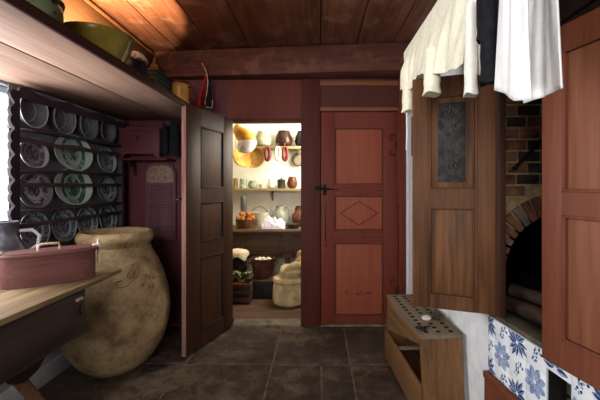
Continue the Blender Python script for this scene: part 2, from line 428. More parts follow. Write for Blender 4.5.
# counter cupboard
M_cup = wood('larder_cupboard', '#2a1b13', '#57402f', 'X', 0.55)
r = thing('cupboard', 'dark low larder cupboard with a panelled front below the white wall', 'cupboard', (-0.62, 4.17, 0))
bm = BM(); box(bm, (-0.85, -0.23, 0.652), (0.92, 0.22, 0.685), 0, 0.004); obj('worktop', bm, [wood('larder_counter', '#4d3d2c', '#8a7358', 'X', 0.55)], r)
bm = BM(); box(bm, (-0.84, -0.19, 0.36), (0.9, 0.22, 0.652), 0, 0.003)
for x0, x1 in ((-0.80, -0.36), (-0.22, 0.22), (0.34, 0.85)):
    for q in (((x0, -0.205, 0.40), (x1, -0.19, 0.42)), ((x0, -0.205, 0.60), (x1, -0.19, 0.62)), ((x0, -0.205, 0.40), (x0+0.02, -0.19, 0.62)), ((x1-0.02, -0.205, 0.40), (x1, -0.19, 0.62))): box(bm, q[0], q[1], 0, 0.003)
obj('body', bm, [M_cup], r)
for x in (-0.80, -0.3, 0.28, 0.86):
    bm = BM(); box(bm, (x-0.03, -0.18, 0), (x+0.03, -0.12, 0.36), 0, 0.003); obj('leg', bm, [M_cup], r)
# larder pots
G_grey = mottled('grey_stoneware', '#8a8670', '#b5b096', 18, 0.3, 0.1)
G_brown = mottled('brown_glaze', '#20130f', '#3d2419', 14, 0.15, 0.05)
G_blk = mottled('black_glaze', '#121314', '#2a2c2c', 14, 0.15, 0.05)
G_cream = mottled('cream_crockery', '#cfc8ae', '#e6e0c8', 16, 0.35, 0.05)
G_salt = mottled('salt_glaze_grey', '#77786c', '#a09f8e', 22, 0.3, 0.1)
G_terra = mottled('russet_glaze', '#4a2a1c', '#74492f', 14, 0.3, 0.1)
G_dkgreen = mottled('dark_green_glaze', '#2c2f25', '#4a4a38', 14, 0.35, 0.1)
def pot(name, label, cat, X, Y, z, prof, mat, group=None, seg=28):
    bm = BM(); lathe(bm, prof, seg); o = obj(name, bm, [mat] if not isinstance(mat, list) else mat, None, (X, Y, z)); tag(o, label, cat, group); return o
def xp(px, Y): return (px-318)/360*Y
bulb = lambda r, h: [(r*0.5, 0), (r*0.85, h*0.12), (r, h*0.35), (r*0.93, h*0.6), (r*0.72, h*0.9), (r*0.68, h), (r*0.60, h), (r*0.62, h*0.9), (r*0.8, h*0.5), (0, h*0.1)]
pot('storage_bowl', 'grey stoneware bowl on the upper larder shelf', 'bowl', xp(263.5, 4.27), 4.27, 1.621, bulb(0.10, 0.185), G_grey, 'bulbous bowls on the upper larder shelf')
pot('storage_bowl', 'dark brown glazed bowl in the middle of the upper larder shelf', 'bowl', xp(284, 4.27), 4.27, 1.621, bulb(0.105, 0.19), G_brown, 'bulbous bowls on the upper larder shelf')
pot('storage_bowl', 'black glazed bowl at the right end of the upper larder shelf, half hidden', 'bowl', xp(303, 4.27), 4.27, 1.621, bulb(0.10, 0.185), G_blk, 'bulbous bowls on the upper larder shelf')
cyl = lambda r, h: [(r*0.9, 0), (r, h*0.1), (r, h*0.85), (r*0.85, h), (r*0.75, h), (r*0.85, h*0.85), (0, h*0.3)]
jg = 'small jars on the middle larder shelf'
pot('jar', 'ochre jar at the left end of the middle larder shelf', 'jar', xp(235.5, 4.27), 4.27, 1.131, cyl(0.028, 0.12), mottled('ochre_glaze', '#8a7340', '#b09858', 14, 0.4), jg)
pot('jar', 'grey patterned jar, second from left on middle larder shelf', 'jar', xp(243.3, 4.27), 4.27, 1.131, cyl(0.046, 0.115), mottled('grey_patterned', '#86907e', '#d0d0b8', 40, 0.4, lo=0.45, hi=0.55), jg)
pot('jar', 'squat grey-green pot beside the patterned jar on the middle shelf', 'jar', xp(252.5, 4.27), 4.27, 1.131, bulb(0.056, 0.09), mottled('sage_glaze', '#6f7566', '#a5a893', 20, 0.3), jg)
pot('dish', 'low pale yellow dish on the middle larder shelf', 'dish', xp(262.5, 4.27), 4.27, 1.131, [(0.03, 0), (0.045, 0.03), (0.05, 0.045), (0.043, 0.045), (0, 0.012)], G_cream, jg)
o = pot('teapot', 'round cream pot with dark dots on the middle larder shelf', 'pot', xp(271.3, 4.27), 4.27, 1.131, bulb(0.050, 0.11), mottled('dotted_cream', '#55513f', '#ddd6bb', 46, 0.35, lo=0.36, hi=0.44), jg)
bm = BM(); lathe(bm, [(0.04, 0), (0.047, 0.01), (0.047, 0.085), (0.05, 0.09), (0.05, 0.10), (0.02, 0.112), (0.006, 0.118), (0.006, 0.135), (0, 0.138)], 24)
tag(obj('jar', bm, [G_dkgreen], None, (xp(281.3, 4.27), 4.27, 1.131)), 'dark lidded cylinder jar on the middle larder shelf', 'jar', jg)
pot('jar', 'round red-brown jar at the right of the middle larder shelf', 'jar', xp(292.3, 4.27), 4.27, 1.131, bulb(0.064, 0.14), G_terra, jg)
# dark cylinder hanging below the middle shelf
bm = BM(); lathe(bm, [(0.03, 0), (0.034, 0.01), (0.034, 0.17), (0.03, 0.18), (0, 0.18)], 20); tube(bm, [(0, 0, 0.178), (0, 0, 0.243)], 0.004, 6)
tag(obj('canister', bm, [mottled('grey_tin', '#4e4d48', '#74726a', 20, 0.45, 0.1, 0.3)], None, (xp(243.5, 4.2), 4.2, 0.915-0.058)), 'grey tin cylinder hanging below the middle larder shelf', 'canister')
# grey jug with handle
CT = 0.686
def jug(label, X, Y, z, s, mat, cat='jug'):
    r = thing('jug', label, cat, (X, Y, z))
    bm = BM(); lathe(bm, [(0.06*s, 0), (0.085*s, 0.02*s), (0.105*s, 0.08*s), (0.10*s, 0.13*s), (0.065*s, 0.18*s), (0.05*s, 0.20*s), (0.05*s, 0.245*s), (0.056*s, 0.25*s), (0.04*s, 0.25*s), (0.04*s, 0.2*s), (0, 0.05*s)], 28); obj('body', bm, [mat], r)
    bm = BM(); tube(bm, [(0.05*s, 0, 0.235*s), (0.085*s, 0, 0.24*s), (0.108*s, 0, 0.20*s), (0.10*s, 0, 0.13*s)], 0.009*s, 8); obj('handle', bm, [mat], r)
    bm = BM(); tube(bm, [(-0.075*s, 0, 0.15*s), (-0.10*s, 0, 0.20*s), (-0.115*s, 0, 0.235*s)], [0.014*s, 0.011*s, 0.009*s], 8); obj('spout', bm, [mat], r)
    return r
jug('grey stoneware spouted jug on the larder counter', xp(280, 4.22), 4.22, CT, 0.98, G_salt)
jug('tall russet jug at the right end of the larder counter', xp(300, 4.26), 4.26, CT, 0.95, G_terra).rotation_euler = (0, 0, 2.2)
pot('dish', 'dark shallow dish at the right end of the larder counter', 'dish', xp(293, 4.03), 4.03, CT, [(0.05, 0), (0.075, 0.03), (0.085, 0.05), (0.075, 0.05), (0, 0.015)], G_dkgreen)
# white bowl tilted on counter with arched handle
r = thing('basin', 'white enamel basin with arched handle on the larder counter', 'basin', (xp(260.5, 4.26), 4.26, CT))
bm = BM(); lathe(bm, [(0.06, 0), (0.085, 0.06), (0.112, 0.145), (0.117, 0.165), (0.106, 0.16), (0.075, 0.06), (0, 0.03)], 32); obj('bowl', bm, [G_cream], r)
bm = BM(); tube(bm, [(-0.02+0.09*math.cos(a), 0.06, 0.14+0.085*math.sin(a)) for a in [PI*k/12 for k in range(13)]], 0.005, 6); obj('handle', bm, [M_lshelf], r)
# crumpled white cloth
def cloth_heap(bm, rx, ry, h, seed, nx=26, mi=0):
    t = bmesh.new(); g = []
    for i in range(nx+1):
        row = []
        for j in range(nx+1):
            u, v = i/nx*2-1, j/nx*2-1
            e = max(0.0, 1-(abs(u)**2.4+abs(v)**2.4)*0.62)
            n = mnoise.fractal(Vector((u*2.1+seed, v*2.1, seed*0.7)), 1, 2, 3)
            z = h*(e**0.6)*(0.75+0.5*n) + 0.004
            row.append(t.verts.new((u*rx*(1+0.08*n), v*ry*(1-0.08*n), max(0.004, z))))
        g.append(row)
    for i in range(nx):
        for j in range(nx): t.faces.new((g[i][j], g[i+1][j], g[i+1][j+1], g[i][j+1]))
    b = [g[0][j] for j in range(nx+1)]+[g[i][nx] for i in range(1, nx+1)]+[g[nx][j] for j in range(nx-1, -1, -1)]+[g[i][0] for i in range(nx-1, 0, -1)]
    low = [t.verts.new((v.co.x, v.co.y, 0)) for v in b]
    for k in range(len(b)): t.faces.new((b[k], b[(k+1) % len(b)], low[(k+1) % len(b)], low[k]))
    t.faces.new(low)
    bmesh.ops.recalc_face_normals(t, faces=t.faces[:]); append(bm, t, mi)
bm = BM(); cloth_heap(bm, 0.125, 0.06, 0.12, 3.1)
tag(obj('cloth', bm, [mottled('lilac_white_cloth', '#cfc8d6', '#efeaf0', 12, 0.9)], None, (xp(273.5, 4.0), 4.0, CT)), 'crumpled white cloth lying on the larder counter edge', 'cloth')
# basket of onions
M_wick = mottled('dark_wicker', '#3a2014', '#744628', 60, 0.7, 0.5)
M_wickl = mottled('golden_wicker', '#8a6330', '#c79a55', 60, 0.65, 0.5)
def wicker(bm, r0, r1, h, rows=8, seg=40, amp=0.004, mi=0):
    prof = []
    for k in range(rows*2+1):
        f = k/(rows*2); prof.append((r0+(r1-r0)*f+(amp if k % 2 else 0), h*f))
    prof += [(r1-0.012, h), (r0-0.012, 0.012), (0, 0.012)]
    lathe(bm, prof, seg, mi)
bx = xp(246, 4.05)
r = thing('onion_basket', 'reddish-brown wicker basket of onions on the larder counter', 'basket', (bx, 4.05, CT))
bm = BM(); wicker(bm, 0.10, 0.115, 0.105); obj('wall', bm, [M_wick], r)
M_onion = mottled('orange_onion_skin', '#8a4213', '#d2832c', 10, 0.4, 0.1)
bm = BM(); ball(bm, (0, 0, 0.030), 0.03, 0, 2, (1, 1, 0.92)); tube(bm, [(0, 0, 0.055), (0.002, 0, 0.066), (0.006, 0, 0.076)], [0.008, 0.004, 0.0015], 6)
on = obj('onion', bm, [M_onion], None, (bx-0.03, 4.0, CT+0.08)); random.seed(2)
tag(on, 'orange-brown onion heaped in the larder basket', 'onion', 'onions in the larder basket')
for k, (dx, dy, dz) in enumerate([(0.035, -0.055, 0.08), (-0.07, 0, 0.08), (0.0, 0.01, 0.085), (0.065, 0.01, 0.08), (-0.035, 0.06, 0.082), (0.04, 0.06, 0.08), (-0.045, -0.01, 0.128), (0.015, -0.025, 0.13), (0.0, 0.03, 0.132)]):
    c = on.copy(); COL.objects.link(c); c.location = (bx+dx, 4.05+dy, CT+dz); c.rotation_euler = (random.uniform(-0.6, 0.6), random.uniform(-0.6, 0.6), k)
# hanging ham, baskets, sausages (from the larder's hanging rail)
r = thing('hanging_rail', 'pale wooden hanging rail under the larder lintel', 'rail', (0, 0, 1.80))
bm = BM(); tube(bm, [(-1.5, 3.62, 0), (0.35, 3.62, 0)], 0.015, 10); obj('pole', bm, [M_lshelf], r)
X = xp(245, 3.62)
r = thing('ham', 'large yellow ham with a white tied cloth end hanging in the larder', 'ham', (X, 3.62, 1.50))
M_yel = mottled('yellow_rind', '#b58125', '#e2b64e', 7, 0.45); M_wcl = mottled('white_wrap', '#cbbfae', '#eae3d8', 18, 0.9, 0.5)
bm = BM(); loft(bm, [[(xx+rr*math.cos(2*PI*k/24), rr*0.8*math.sin(2*PI*k/24), zz) for k in range(24)] for xx, rr, zz in ((0.03, 0.085, 0.10), (0.01, 0.10, 0.14), (-0.02, 0.098, 0.19), (-0.055, 0.07, 0.235), (-0.075, 0.03, 0.262), (-0.08, 0.012, 0.28))]); obj('rind', bm, [M_yel], r)
bm = BM(); loft(bm, [[(xx+rr*(1+0.05*math.sin(7*k))*math.cos(2*PI*k/24), -0.01+rr*0.85*math.sin(2*PI*k/24), zz) for k in range(24)] for xx, rr, zz in ((0.0, 0.02, -0.01), (0.0, 0.06, 0.0), (0.01, 0.085, 0.04), (0.025, 0.092, 0.09), (0.028, 0.088, 0.115))])
tube(bm, [(0.02, -0.085, 0.02), (0.0, -0.09, 0.05), (-0.03, -0.085, 0.02)], 0.004, 6, 1); obj('wrapping', bm, [M_wcl, M_lshelf], r)
bm = BM(); tube(bm, [(-0.08, 0, 0.278), (-0.08, 0, 0.30)], 0.003, 6); obj('cord', bm, [M_lshelf], r)
X = xp(255, 3.9)
bm = BM(); lathe(bm, [(0.0, -0.02), (0.085, -0.02), (0.105, 0.0), (0.118, 0.03), (0.124, 0.03), (0.110, -0.005), (0.09, -0.03), (0, -0.03)], 40)
for k in range(6): tube(bm, [(0.018*k*math.cos(a)+0.001, 0.018*k*math.sin(a), -0.031) for a in [2*PI*i/30 for i in range(31)]], 0.004, 5)
X = xp(255, 4.12); zb_ = at(255, 158, 4.12).z
r = thing('round_basket', 'round golden wicker basket hung with its bottom outward in the larder', 'basket', (X, 4.12, zb_))
obj('base', bm, [M_wickl], r, None, (math.radians(80), 0, math.radians(-6)))
bm = BM(); tube(bm, [(0, 0.01, 0.110), (0, 0.03, 0.125), (0, 0.042, 1.60-zb_)], 0.004, 6); obj('loop', bm, [M_lshelf], r)
bm = BM(); lathe(bm, [(0.0, 0.0), (0.05, 0.004), (0.10, 0.03), (0.125, 0.065), (0.118, 0.068), (0.09, 0.036), (0, 0.012)], 32, sx=1.0, sy=0.9)
wp = at(238, 160, 3.84)
r = thing('wooden_bowl', 'yellow wooden bowl hung edge-on at the left of the larder doorway', 'bowl', wp)
obj('bowl', bm, [mottled('yellow_wood', '#8a6524', '#c79a45', 9, 0.5)], r, None, (math.radians(70), 0, math.radians(58)))
bm = BM(); tube(bm, [(-0.02, 0, 0.10), (-0.02, -0.01, 2.2-wp.z)], 0.004, 6); obj('cord', bm, [M_lshelf], r)
bm = BM(); wicker(bm, 0.05, 0.085, 0.10, 7, 32, 0.005)
tag(obj('round_basket', bm, [mottled('grey_wicker', '#6d6250', '#a3957c', 50, 0.7, 0.4)], None, at(298.5, 161, 4.3), (math.radians(-75), 0, 0)), 'grey wicker basket hung right of the sausages in the larder', 'basket')
def sausage(px, py, mat, label):
    p = at(px, py, 4.09)
    r = thing('sausage', label, 'sausage', p, 0, 'sausages hanging from the upper larder shelf')
    bm = BM()
    pts = [(0.024*math.sin(a)*1.0, 0, -0.085+0.075*math.cos(a)) for a in [2*PI*(k+0.5)/20 for k in range(20)]]
    tube(bm, pts, [0.014+0.006*math.sin(PI*k/19) for k in range(20)], 10); obj('casing', bm, [mat], r)
    bm = BM(); tube(bm, [(0, 0, -0.012), (0, 0, 0.03), (0, 0.075, 0.034)], 0.002, 6); obj('string', bm, [M_lshelf], r)
M_saus = mottled('dark_red_sausage', '#4a1512', '#7a2c25', 30, 0.4, 0.2); M_sausw = mottled('pale_sausage', '#cbb7a0', '#e6dcca', 30, 0.5, 0.2)
sausage(267.5, 146, M_saus, 'dark red sausage ring hanging left of the pale one')
sausage(278, 146, M_sausw, 'pale sausage ring hanging between two dark red ones')
sausage(285, 146, M_saus, 'dark red sausage ring hanging right of the pale one')
# floor goods
M_eg = mottled('egg_shell', '#d8cbb6', '#ece3d4', 30, 0.5)
ex, ey = xp(263, 3.815), 3.815
r = thing('plinth_box', 'low dark wooden box under the crock of eggs in the larder', 'box', (ex+0.03, ey, 0))
bm = BM(); box(bm, (-0.13, -0.12, 0), (0.13, 0.12, 0.17), 0, 0.004); obj('body', bm, [M_dark], r)
bm = BM(); box(bm, (-0.14, -0.13, 0.17), (0.14, 0.13, 0.19), 0, 0.004); obj('lid', bm, [M_cup], r)
r = thing('crock', 'wide red-brown crock of white eggs on the larder floor box', 'crock', (ex, ey, 0.19))
bm = BM(); lathe(bm, [(0.075, 0), (0.10, 0.05), (0.118, 0.12), (0.122, 0.18), (0.133, 0.195), (0.133, 0.21), (0.115, 0.21), (0.112, 0.175), (0.11, 0.165), (0, 0.165)], 36); obj('body', bm, [mottled('crock_glaze', '#38211a', '#5e3c2c', 12, 0.3, 0.1)], r)
for s in (1, -1):
    bm = BM(); tube(bm, [(s*0.118, -0.03, 0.15), (s*0.15, -0.02, 0.155), (s*0.15, 0.02, 0.155), (s*0.118, 0.03, 0.15)], 0.009, 6); obj('handle', bm, [G_terra], r)
bm = BM(); ball(bm, (0, 0, 0.022), 0.022, 0, 2, (1.25, 1, 1)); egg = obj('egg', bm, [M_eg], None, (ex-0.03, ey-0.04, 0.356))
tag(egg, 'white egg in the red-brown larder crock', 'egg', 'eggs in the larder crock')
for k, (dx, dy, dz) in enumerate([(0.03, -0.045, 0.325), (0.075, -0.01, 0.325), (-0.07, 0.0, 0.325), (0.0, 0.02, 0.33), (0.05, 0.045, 0.325), (-0.04, 0.05, 0.325)]):
    c = egg.copy(); COL.objects.link(c); c.location = (ex+dx, ey+dy, dz+0.031); c.rotation_euler = (0, 0, k*0.9)
# crate of carrots with greens
cx0, cy0 = xp(242, 3.62), 3.62
r = thing('crate', 'dark slatted crate of carrots on the larder floor at left', 'crate', (cx0, cy0, 0))
bm = BM()
for z in (0.02, 0.085, 0.15):
    box(bm, (-0.13, -0.10, z), (0.10, -0.085, z+0.05), 0, 0.002); box(bm, (-0.13, 0.085, z), (0.10, 0.10, z+0.05), 0, 0.002)
    box(bm, (-0.13, -0.085, z), (-0.115, 0.085, z+0.05), 0, 0.002); box(bm, (0.085, -0.085, z), (0.10, 0.085, z+0.05), 0, 0.002)
obj('slats', bm, [M_cup], r)
bm = BM(); box(bm, (-0.115, -0.085, 0.0), (0.085, 0.085, 0.14), 0); obj('base', bm, [M_dark], r)
bm = BM(); tube(bm, [(-0.06, 0, 0.012), (-0.03, 0, 0.013), (0.03, 0, 0.014), (0.06, 0, 0.014)], [0.002, 0.007, 0.012, 0.009], 10); tube(bm, [(0.058, 0, 0.014), (0.09, 0.004, 0.03)], [0.004, 0.002], 6, 1)
car = obj('carrot', bm, [mottled('carrot_skin', '#9c3314', '#d2592a', 20, 0.5, 0.2), mottled('carrot_top', '#4a5a24', '#7a8a3a', 20, 0.7)], None, (cx0-0.05, cy0-0.07, 0.14))
tag(car, 'orange-red carrot lying in the dark larder crate', 'carrot', 'carrots in the larder crate'); random.seed(9)
for k in range(9):
    c = car.copy(); COL.objects.link(c); c.location = (cx0-0.07+0.02*(k % 5)+0.01, cy0-0.06+0.016*k, 0.141+0.022*(k % 2)); c.rotation_euler = (0, 0, random.uniform(-0.25, 0.25)+(PI if k % 2 else 0)); c.scale = (0.8, 0.8, 0.8)
r = thing('leafy_vegetable', 'bunch of green and white leaves on the carrot crate in the larder', 'vegetable', (cx0-0.01, cy0+0.05, 0.185))
bm = BM(); random.seed(8)
for k in range(46):
    a = random.uniform(0, 2*PI); L = random.uniform(0.06, 0.125); h = random.uniform(0.02, 0.10); w = random.uniform(0.012, 0.024)
    d = Vector((math.cos(a), math.sin(a)*0.55, 0)); n = Vector((-d.y, d.x, 0)).normalized()
    t = bmesh.new(); rows = []
    for f in (0, 0.3, 0.6, 0.85, 1):
        p = d*L*f+Vector((0, 0, 0.01+h*math.sin(f*2.2))); ww = w*math.sin(PI*min(0.97, 0.12+f*0.86))
        rows.append([t.verts.new(p-n*ww+Vector((0, 0, 0.004))), t.verts.new(p), t.verts.new(p+n*ww+Vector((0, 0, 0.004)))])
    for q, s in zip(rows, rows[1:]):
        for i in (0, 1): t.faces.new((q[i], q[i+1], s[i+1], s[i]))
    append(bm, t, 0 if k % 3 else 1)
obj('leaves', bm, [mottled('leaf_green', '#3d4420', '#76783c', 20, 0.6), mottled('leaf_pale', '#8f9068', '#c9c6a4', 20, 0.6)], r)
bm = BM()
for k in range(6): tube(bm, [(0.01*k-0.03, 0, 0.0), (0.012*k-0.034, -0.01, 0.045)], 0.006, 6)
obj('stalks', bm, [mottled('stalk', '#a8a87c', '#d2d0ae', 20, 0.6)], r)
# cloth-topped tub at left
tx, ty = xp(238, 4.02)-0.02, 3.80
r = thing('cloth_covered_tub', 'dark tub covered with a cream cloth left of the egg crock', 'tub', (xp(237.5, 3.84), 3.84, 0))
bm = BM(); lathe(bm, [(0.085, 0.0), (0.098, 0.22), (0.10, 0.46), (0.09, 0.46), (0.085, 0.3), (0, 0.3)], 30); obj('tub', bm, [M_dark], r)
bm = BM(); n = 40
loft(bm, [[(rr*(1+0.07*math.sin(5*a))*math.cos(a), rr*(1+0.07*math.sin(5*a))*math.sin(a), zz+(0.025*math.sin(4*a+1) if e else 0)) for a in [2*PI*k/n for k in range(n)]] for rr, zz, e in ((0.116, 0.40, 1), (0.114, 0.43, 1), (0.106, 0.463, 0), (0.09, 0.475, 0), (0.03, 0.49, 0), (0.005, 0.492, 0))])
obj('cover', bm, [mottled('cream_cover', '#b9a684', '#ddcfb0', 12, 0.9, 0.4)], r)
# sack
sx_, sy_ = xp(289, 3.52), 3.56
r = thing('sack', 'slumped burlap sack with a rolled-down top on the larder floor', 'sack', (sx_, sy_, 0))
M_sack = mottled('burlap', '#a08a62', '#c9b68c', 14, 0.95, 0.25)
def blobring(rr, zz, seed, n=36, fx=1.0, ox=0.0, amp=0.08):
    return [(ox+rr*fx*(1+amp*mnoise.noise(Vector((2*math.cos(a), 2*math.sin(a), zz*6+seed))))*math.cos(a), rr*(1+amp*mnoise.noise(Vector((2*math.cos(a), 2*math.sin(a), zz*6+seed+5))))*math.sin(a), zz) for a in [2*PI*k/n for k in range(n)]]
bm = BM(); loft(bm, [blobring(a, b, 1, ox=o) for a, b, o in ((0.13, 0.0, 0), (0.165, 0.03, 0), (0.17, 0.10, 0), (0.16, 0.17, 0), (0.148, 0.21, 0.0), (0.16, 0.235, 0.0), (0.152, 0.26, 0.0), (0.11, 0.275, 0.01), (0.12, 0.30, 0.02), (0.125, 0.33, 0.03), (0.10, 0.36, 0.04), (0.07, 0.365, 0.05))]); obj('body', bm, [M_sack], r)
bm = BM(); tube(bm, [(0.035+0.10*math.cos(a), 0.085*math.sin(a), 0.365+0.05*math.cos(a)+0.02*math.sin(3*a)) for a in [2*PI*k/26 for k in range(27)]], 0.034, 10); obj('rolled_rim', bm, [M_sack], r)
bm = BM(); lathe(bm, [(0.06, 0.0), (0.08, 0.15), (0.075, 0.40), (0.06, 0.46), (0.03, 0.48), (0, 0.48)], 24)
tag(obj('sack', bm, [mottled('tan_sack', '#7d6242', '#a88a5e', 50, 0.9, 0.4)], None, (xp(301, 3.85)+0.02, 3.82, 0)), 'narrow tan sack standing behind the burlap sack at the larder door post', 'sack')

# ------------------------------------------------------------------ big jar
PX, PY = -1.295, 2.31
PROF = [(0.11, 0.0), (0.15, 0.012), (0.215, 0.07), (0.27, 0.16), (0.302, 0.26), (0.313, 0.37), (0.303, 0.47), (0.277, 0.57), (0.240, 0.66), (0.205, 0.725), (0.192, 0.757), (0.200, 0.775), (0.214, 0.790), (0.217, 0.815), (0.205, 0.84), (0.188, 0.845), (0.175, 0.835), (0.170, 0.80), (0.185, 0.72), (0.25, 0.55), (0.27, 0.35), (0.2, 0.1), (0, 0.06)]
PROF = [(r_*1.03, z_*1.04) for r_, z_ in PROF]
def clay_mat():
    m, nt, b = newmat('weathered_clay', 0.7)
    n = N(nt, 'ShaderNodeTexNoise', Scale=6.0, Detail=8.0, Roughness=0.7); nt.links.new(coords(nt), n.inputs['Vector'])
    n2 = N(nt, 'ShaderNodeTexNoise', Scale=38.0, Detail=4.0); nt.links.new(coords(nt), n2.inputs['Vector'])
    c = ramp(nt, n.outputs[0], [(0.35, '#6a543c'), (0.5, '#937a58'), (0.66, '#ad9874')])
    f = ramp(nt, n2.outputs[0], [(0.60, (0, 0, 0, 1)), (0.72, (0.7, 0.7, 0.7, 1))])
    nt.links.new(mixc(nt, f, c, '#5c4a38'), b.inputs['Base Color'])
    bump(nt, b, n2.outputs[0], 0.35, 0.006); return m
M_clay = clay_mat()
r = thing('storage_jar', 'huge bulging tan clay jar on the stone floor beside the table', 'jar', (PX, PY, 0))
bm = BM(); lathe(bm, PROF[:11], 64, cap=False); obj('body', bm, [M_clay], r)
bm = BM(); lathe(bm, PROF[10:], 64, cap=False); obj('rim', bm, [M_clay], r)
def on_jar(px, py):
    d = Vector(((px-318)/360, 1, (185-py)/360)); s = 1.7
    while s < 2.6:
        p = Vector((0, 0, EYE))+d*s; z = p.z
        rr = 0
        for (r0, z0), (r1, z1) in zip(PROF[:14], PROF[1:14]):
            if z0 <= z <= z1: rr = r0+(r1-r0)*(z-z0)/(z1-z0)
        if math.hypot(p.x-PX, p.y-PY) < rr: return p-Vector((PX, PY, 0))-d*0.002
        s += 0.002
    return None
bm = BM()
strokes = [[(135, 263), (133, 266), (131, 270), (129, 273), (127, 275), (128, 278), (132, 278), (134, 274), (136, 270), (138, 266), (139, 264)],
           [(131, 266), (133, 264), (136, 263), (139, 266), (140, 271), (138, 275), (135, 278), (131, 282), (127, 286), (121, 288), (116, 286), (116, 282), (121, 281)],
           [(133, 270), (134, 274), (134, 276)],
           [(145, 279), (146, 274), (149, 279), (150, 274)], [(152, 276), (153, 279), (155, 276), (155, 279)], [(157, 276), (157, 279)], [(157, 276.5), (160, 276), (160, 279)], [(162, 279), (164, 276), (164, 279)],
           [(141, 284), (144, 283), (143, 286), (140, 287)], [(149, 284), (149, 289)], [(149, 286.5), (153, 286)], [(153, 284), (153, 288)]]
for s in strokes:
    pts = [p for p in (on_jar(*q) for q in s) if p]
    if len(pts) > 1:
        fine = []
        for a, b in zip(pts, pts[1:]): fine += [a.lerp(b, k/3) for k in range(3)]
        fine.append(pts[-1]); tube(bm, fine, 0.0021, 5)
o = obj('inscription', bm, [mottled('faded_ink', '#54493b', '#6b5d4b', 20, 0.9)], r); o['label'] = 'faded dark cursive writing'

# ------------------------------------------------------------------ table and what stands on it
r = thing('table', 'worn wooden table with dark apron at the left below the window', 'table', (-1.30, 1.35, 0))
TZ = 0.735
bm = BM(); box(bm, (-0.285, -0.75, TZ-0.024), (0.02, 0.537, TZ), 0, 0.004); box(bm, (0.0215, -0.75, TZ-0.024), (0.273, 0.537, TZ-0.0005), 0, 0.004); obj('tabletop', bm, [M_table], r)
AZ = 0.50
bm = BM(); box(bm, (0.215, -0.70, AZ), (0.24, 0.29, TZ-0.024), 0, 0.003); box(bm, (-0.27, 0.27, AZ), (0.215, 0.29, TZ-0.024), 0, 0.003); box(bm, (-0.27, -0.70, AZ), (-0.25, 0.27, TZ-0.024), 0, 0.003); obj('apron', bm, [M_tabled], r)
bm = BM(); box(bm, (0.238, -0.45, AZ+0.03), (0.246, 0.265, TZ-0.035), 0, 0.003); dr = obj('drawer', bm, [M_tabled], r)
bm = BM(); tube(bm, [(0.25, 0.235, 0.665), (0.258, 0.235, 0.66), (0.256, 0.23, 0.62), (0.252, 0.238, 0.60)], 0.005, 6); box(bm, (0.245, 0.215, 0.66), (0.256, 0.255, 0.674), 1, 0.002); obj('drop_handle', bm, [M_iron, M_pale], dr)
for sgn, y0, y1 in ((1, -0.06, 0.28), (1, -0.45, -0.70), (-1, -0.06, 0.28), (-1, -0.45, -0.70)):
    x = 0.19*sgn-(0.02 if sgn < 0 else 0)
    bm = BM(); tube(bm, [(x, y0, 0.52), (x, (y0+y1)/2, 0.26), (x, y1, 0.0)], [0.027, 0.025, 0.023], 4); obj('leg', bm, [M_leg], r)
bm = BM(); prism(bm, [(0, 0), (0.16, 0), (0.12, -0.035), (0.06, -0.05), (0.02, -0.035)], 0.03, 0, Matrix(((0, 0, 1, 0.205), (1, 0, 0, -0.10), (0, 1, 0, 0.501), (0, 0, 0, 1)))); obj('bracket', bm, [M_dark], r)

# oval bentwood box
r = thing('bentwood_box', 'oval red-brown bentwood box with a lid on the table', 'box', (-1.212, 1.632, TZ+0.001), math.radians(40.4))
M_bent = wood('red_bentwood', '#4c2b28', '#704642', 'X', 0.42, 70, 6, bstr=0.1)
def oval(a, b, n=56, e=2.8):
    return [(a*abs(math.cos(t))**(2/e)*(1 if math.cos(t) >= 0 else -1), b*abs(math.sin(t))**(2/e)*(1 if math.sin(t) >= 0 else -1)) for t in [2*PI*k/n for k in range(n)]]
bm = BM(); prism(bm, oval(0.174, 0.078), 0.125); obj('body', bm, [M_bent], r)
bm = BM(); prism(bm, oval(0.184, 0.087), 0.014, 0, T_(0, 0, 0.125), 0.003); prism(bm, oval(0.170, 0.074), 0.005, 0, T_(0, 0, 0.138), 0.002); obj('lid', bm, [M_bent], r)
for s in (1, -1):
    bm = BM(); box(bm, (s*0.188-0.006, -0.012, 0.055), (s*0.188+0.006, 0.012, 0.172), 0, 0.003)
    box(bm, (s*0.178-0.014, -0.016, 0.140), (s*0.178+0.014, 0.016, 0.150), 0, 0.003); o = obj('end_clip', bm, [M_pale], r); o['label'] = 'pale wooden end clip'
bm = BM(); tube(bm, [(-0.045, -0.01, 0.14), (-0.046, -0.01, 0.162), (-0.035, -0.01, 0.170), (0.03, -0.01, 0.170), (0.034, -0.01, 0.142)], 0.0055, 8); o = obj('handle', bm, [M_pale], r); o['label'] = 'pale bent handle'
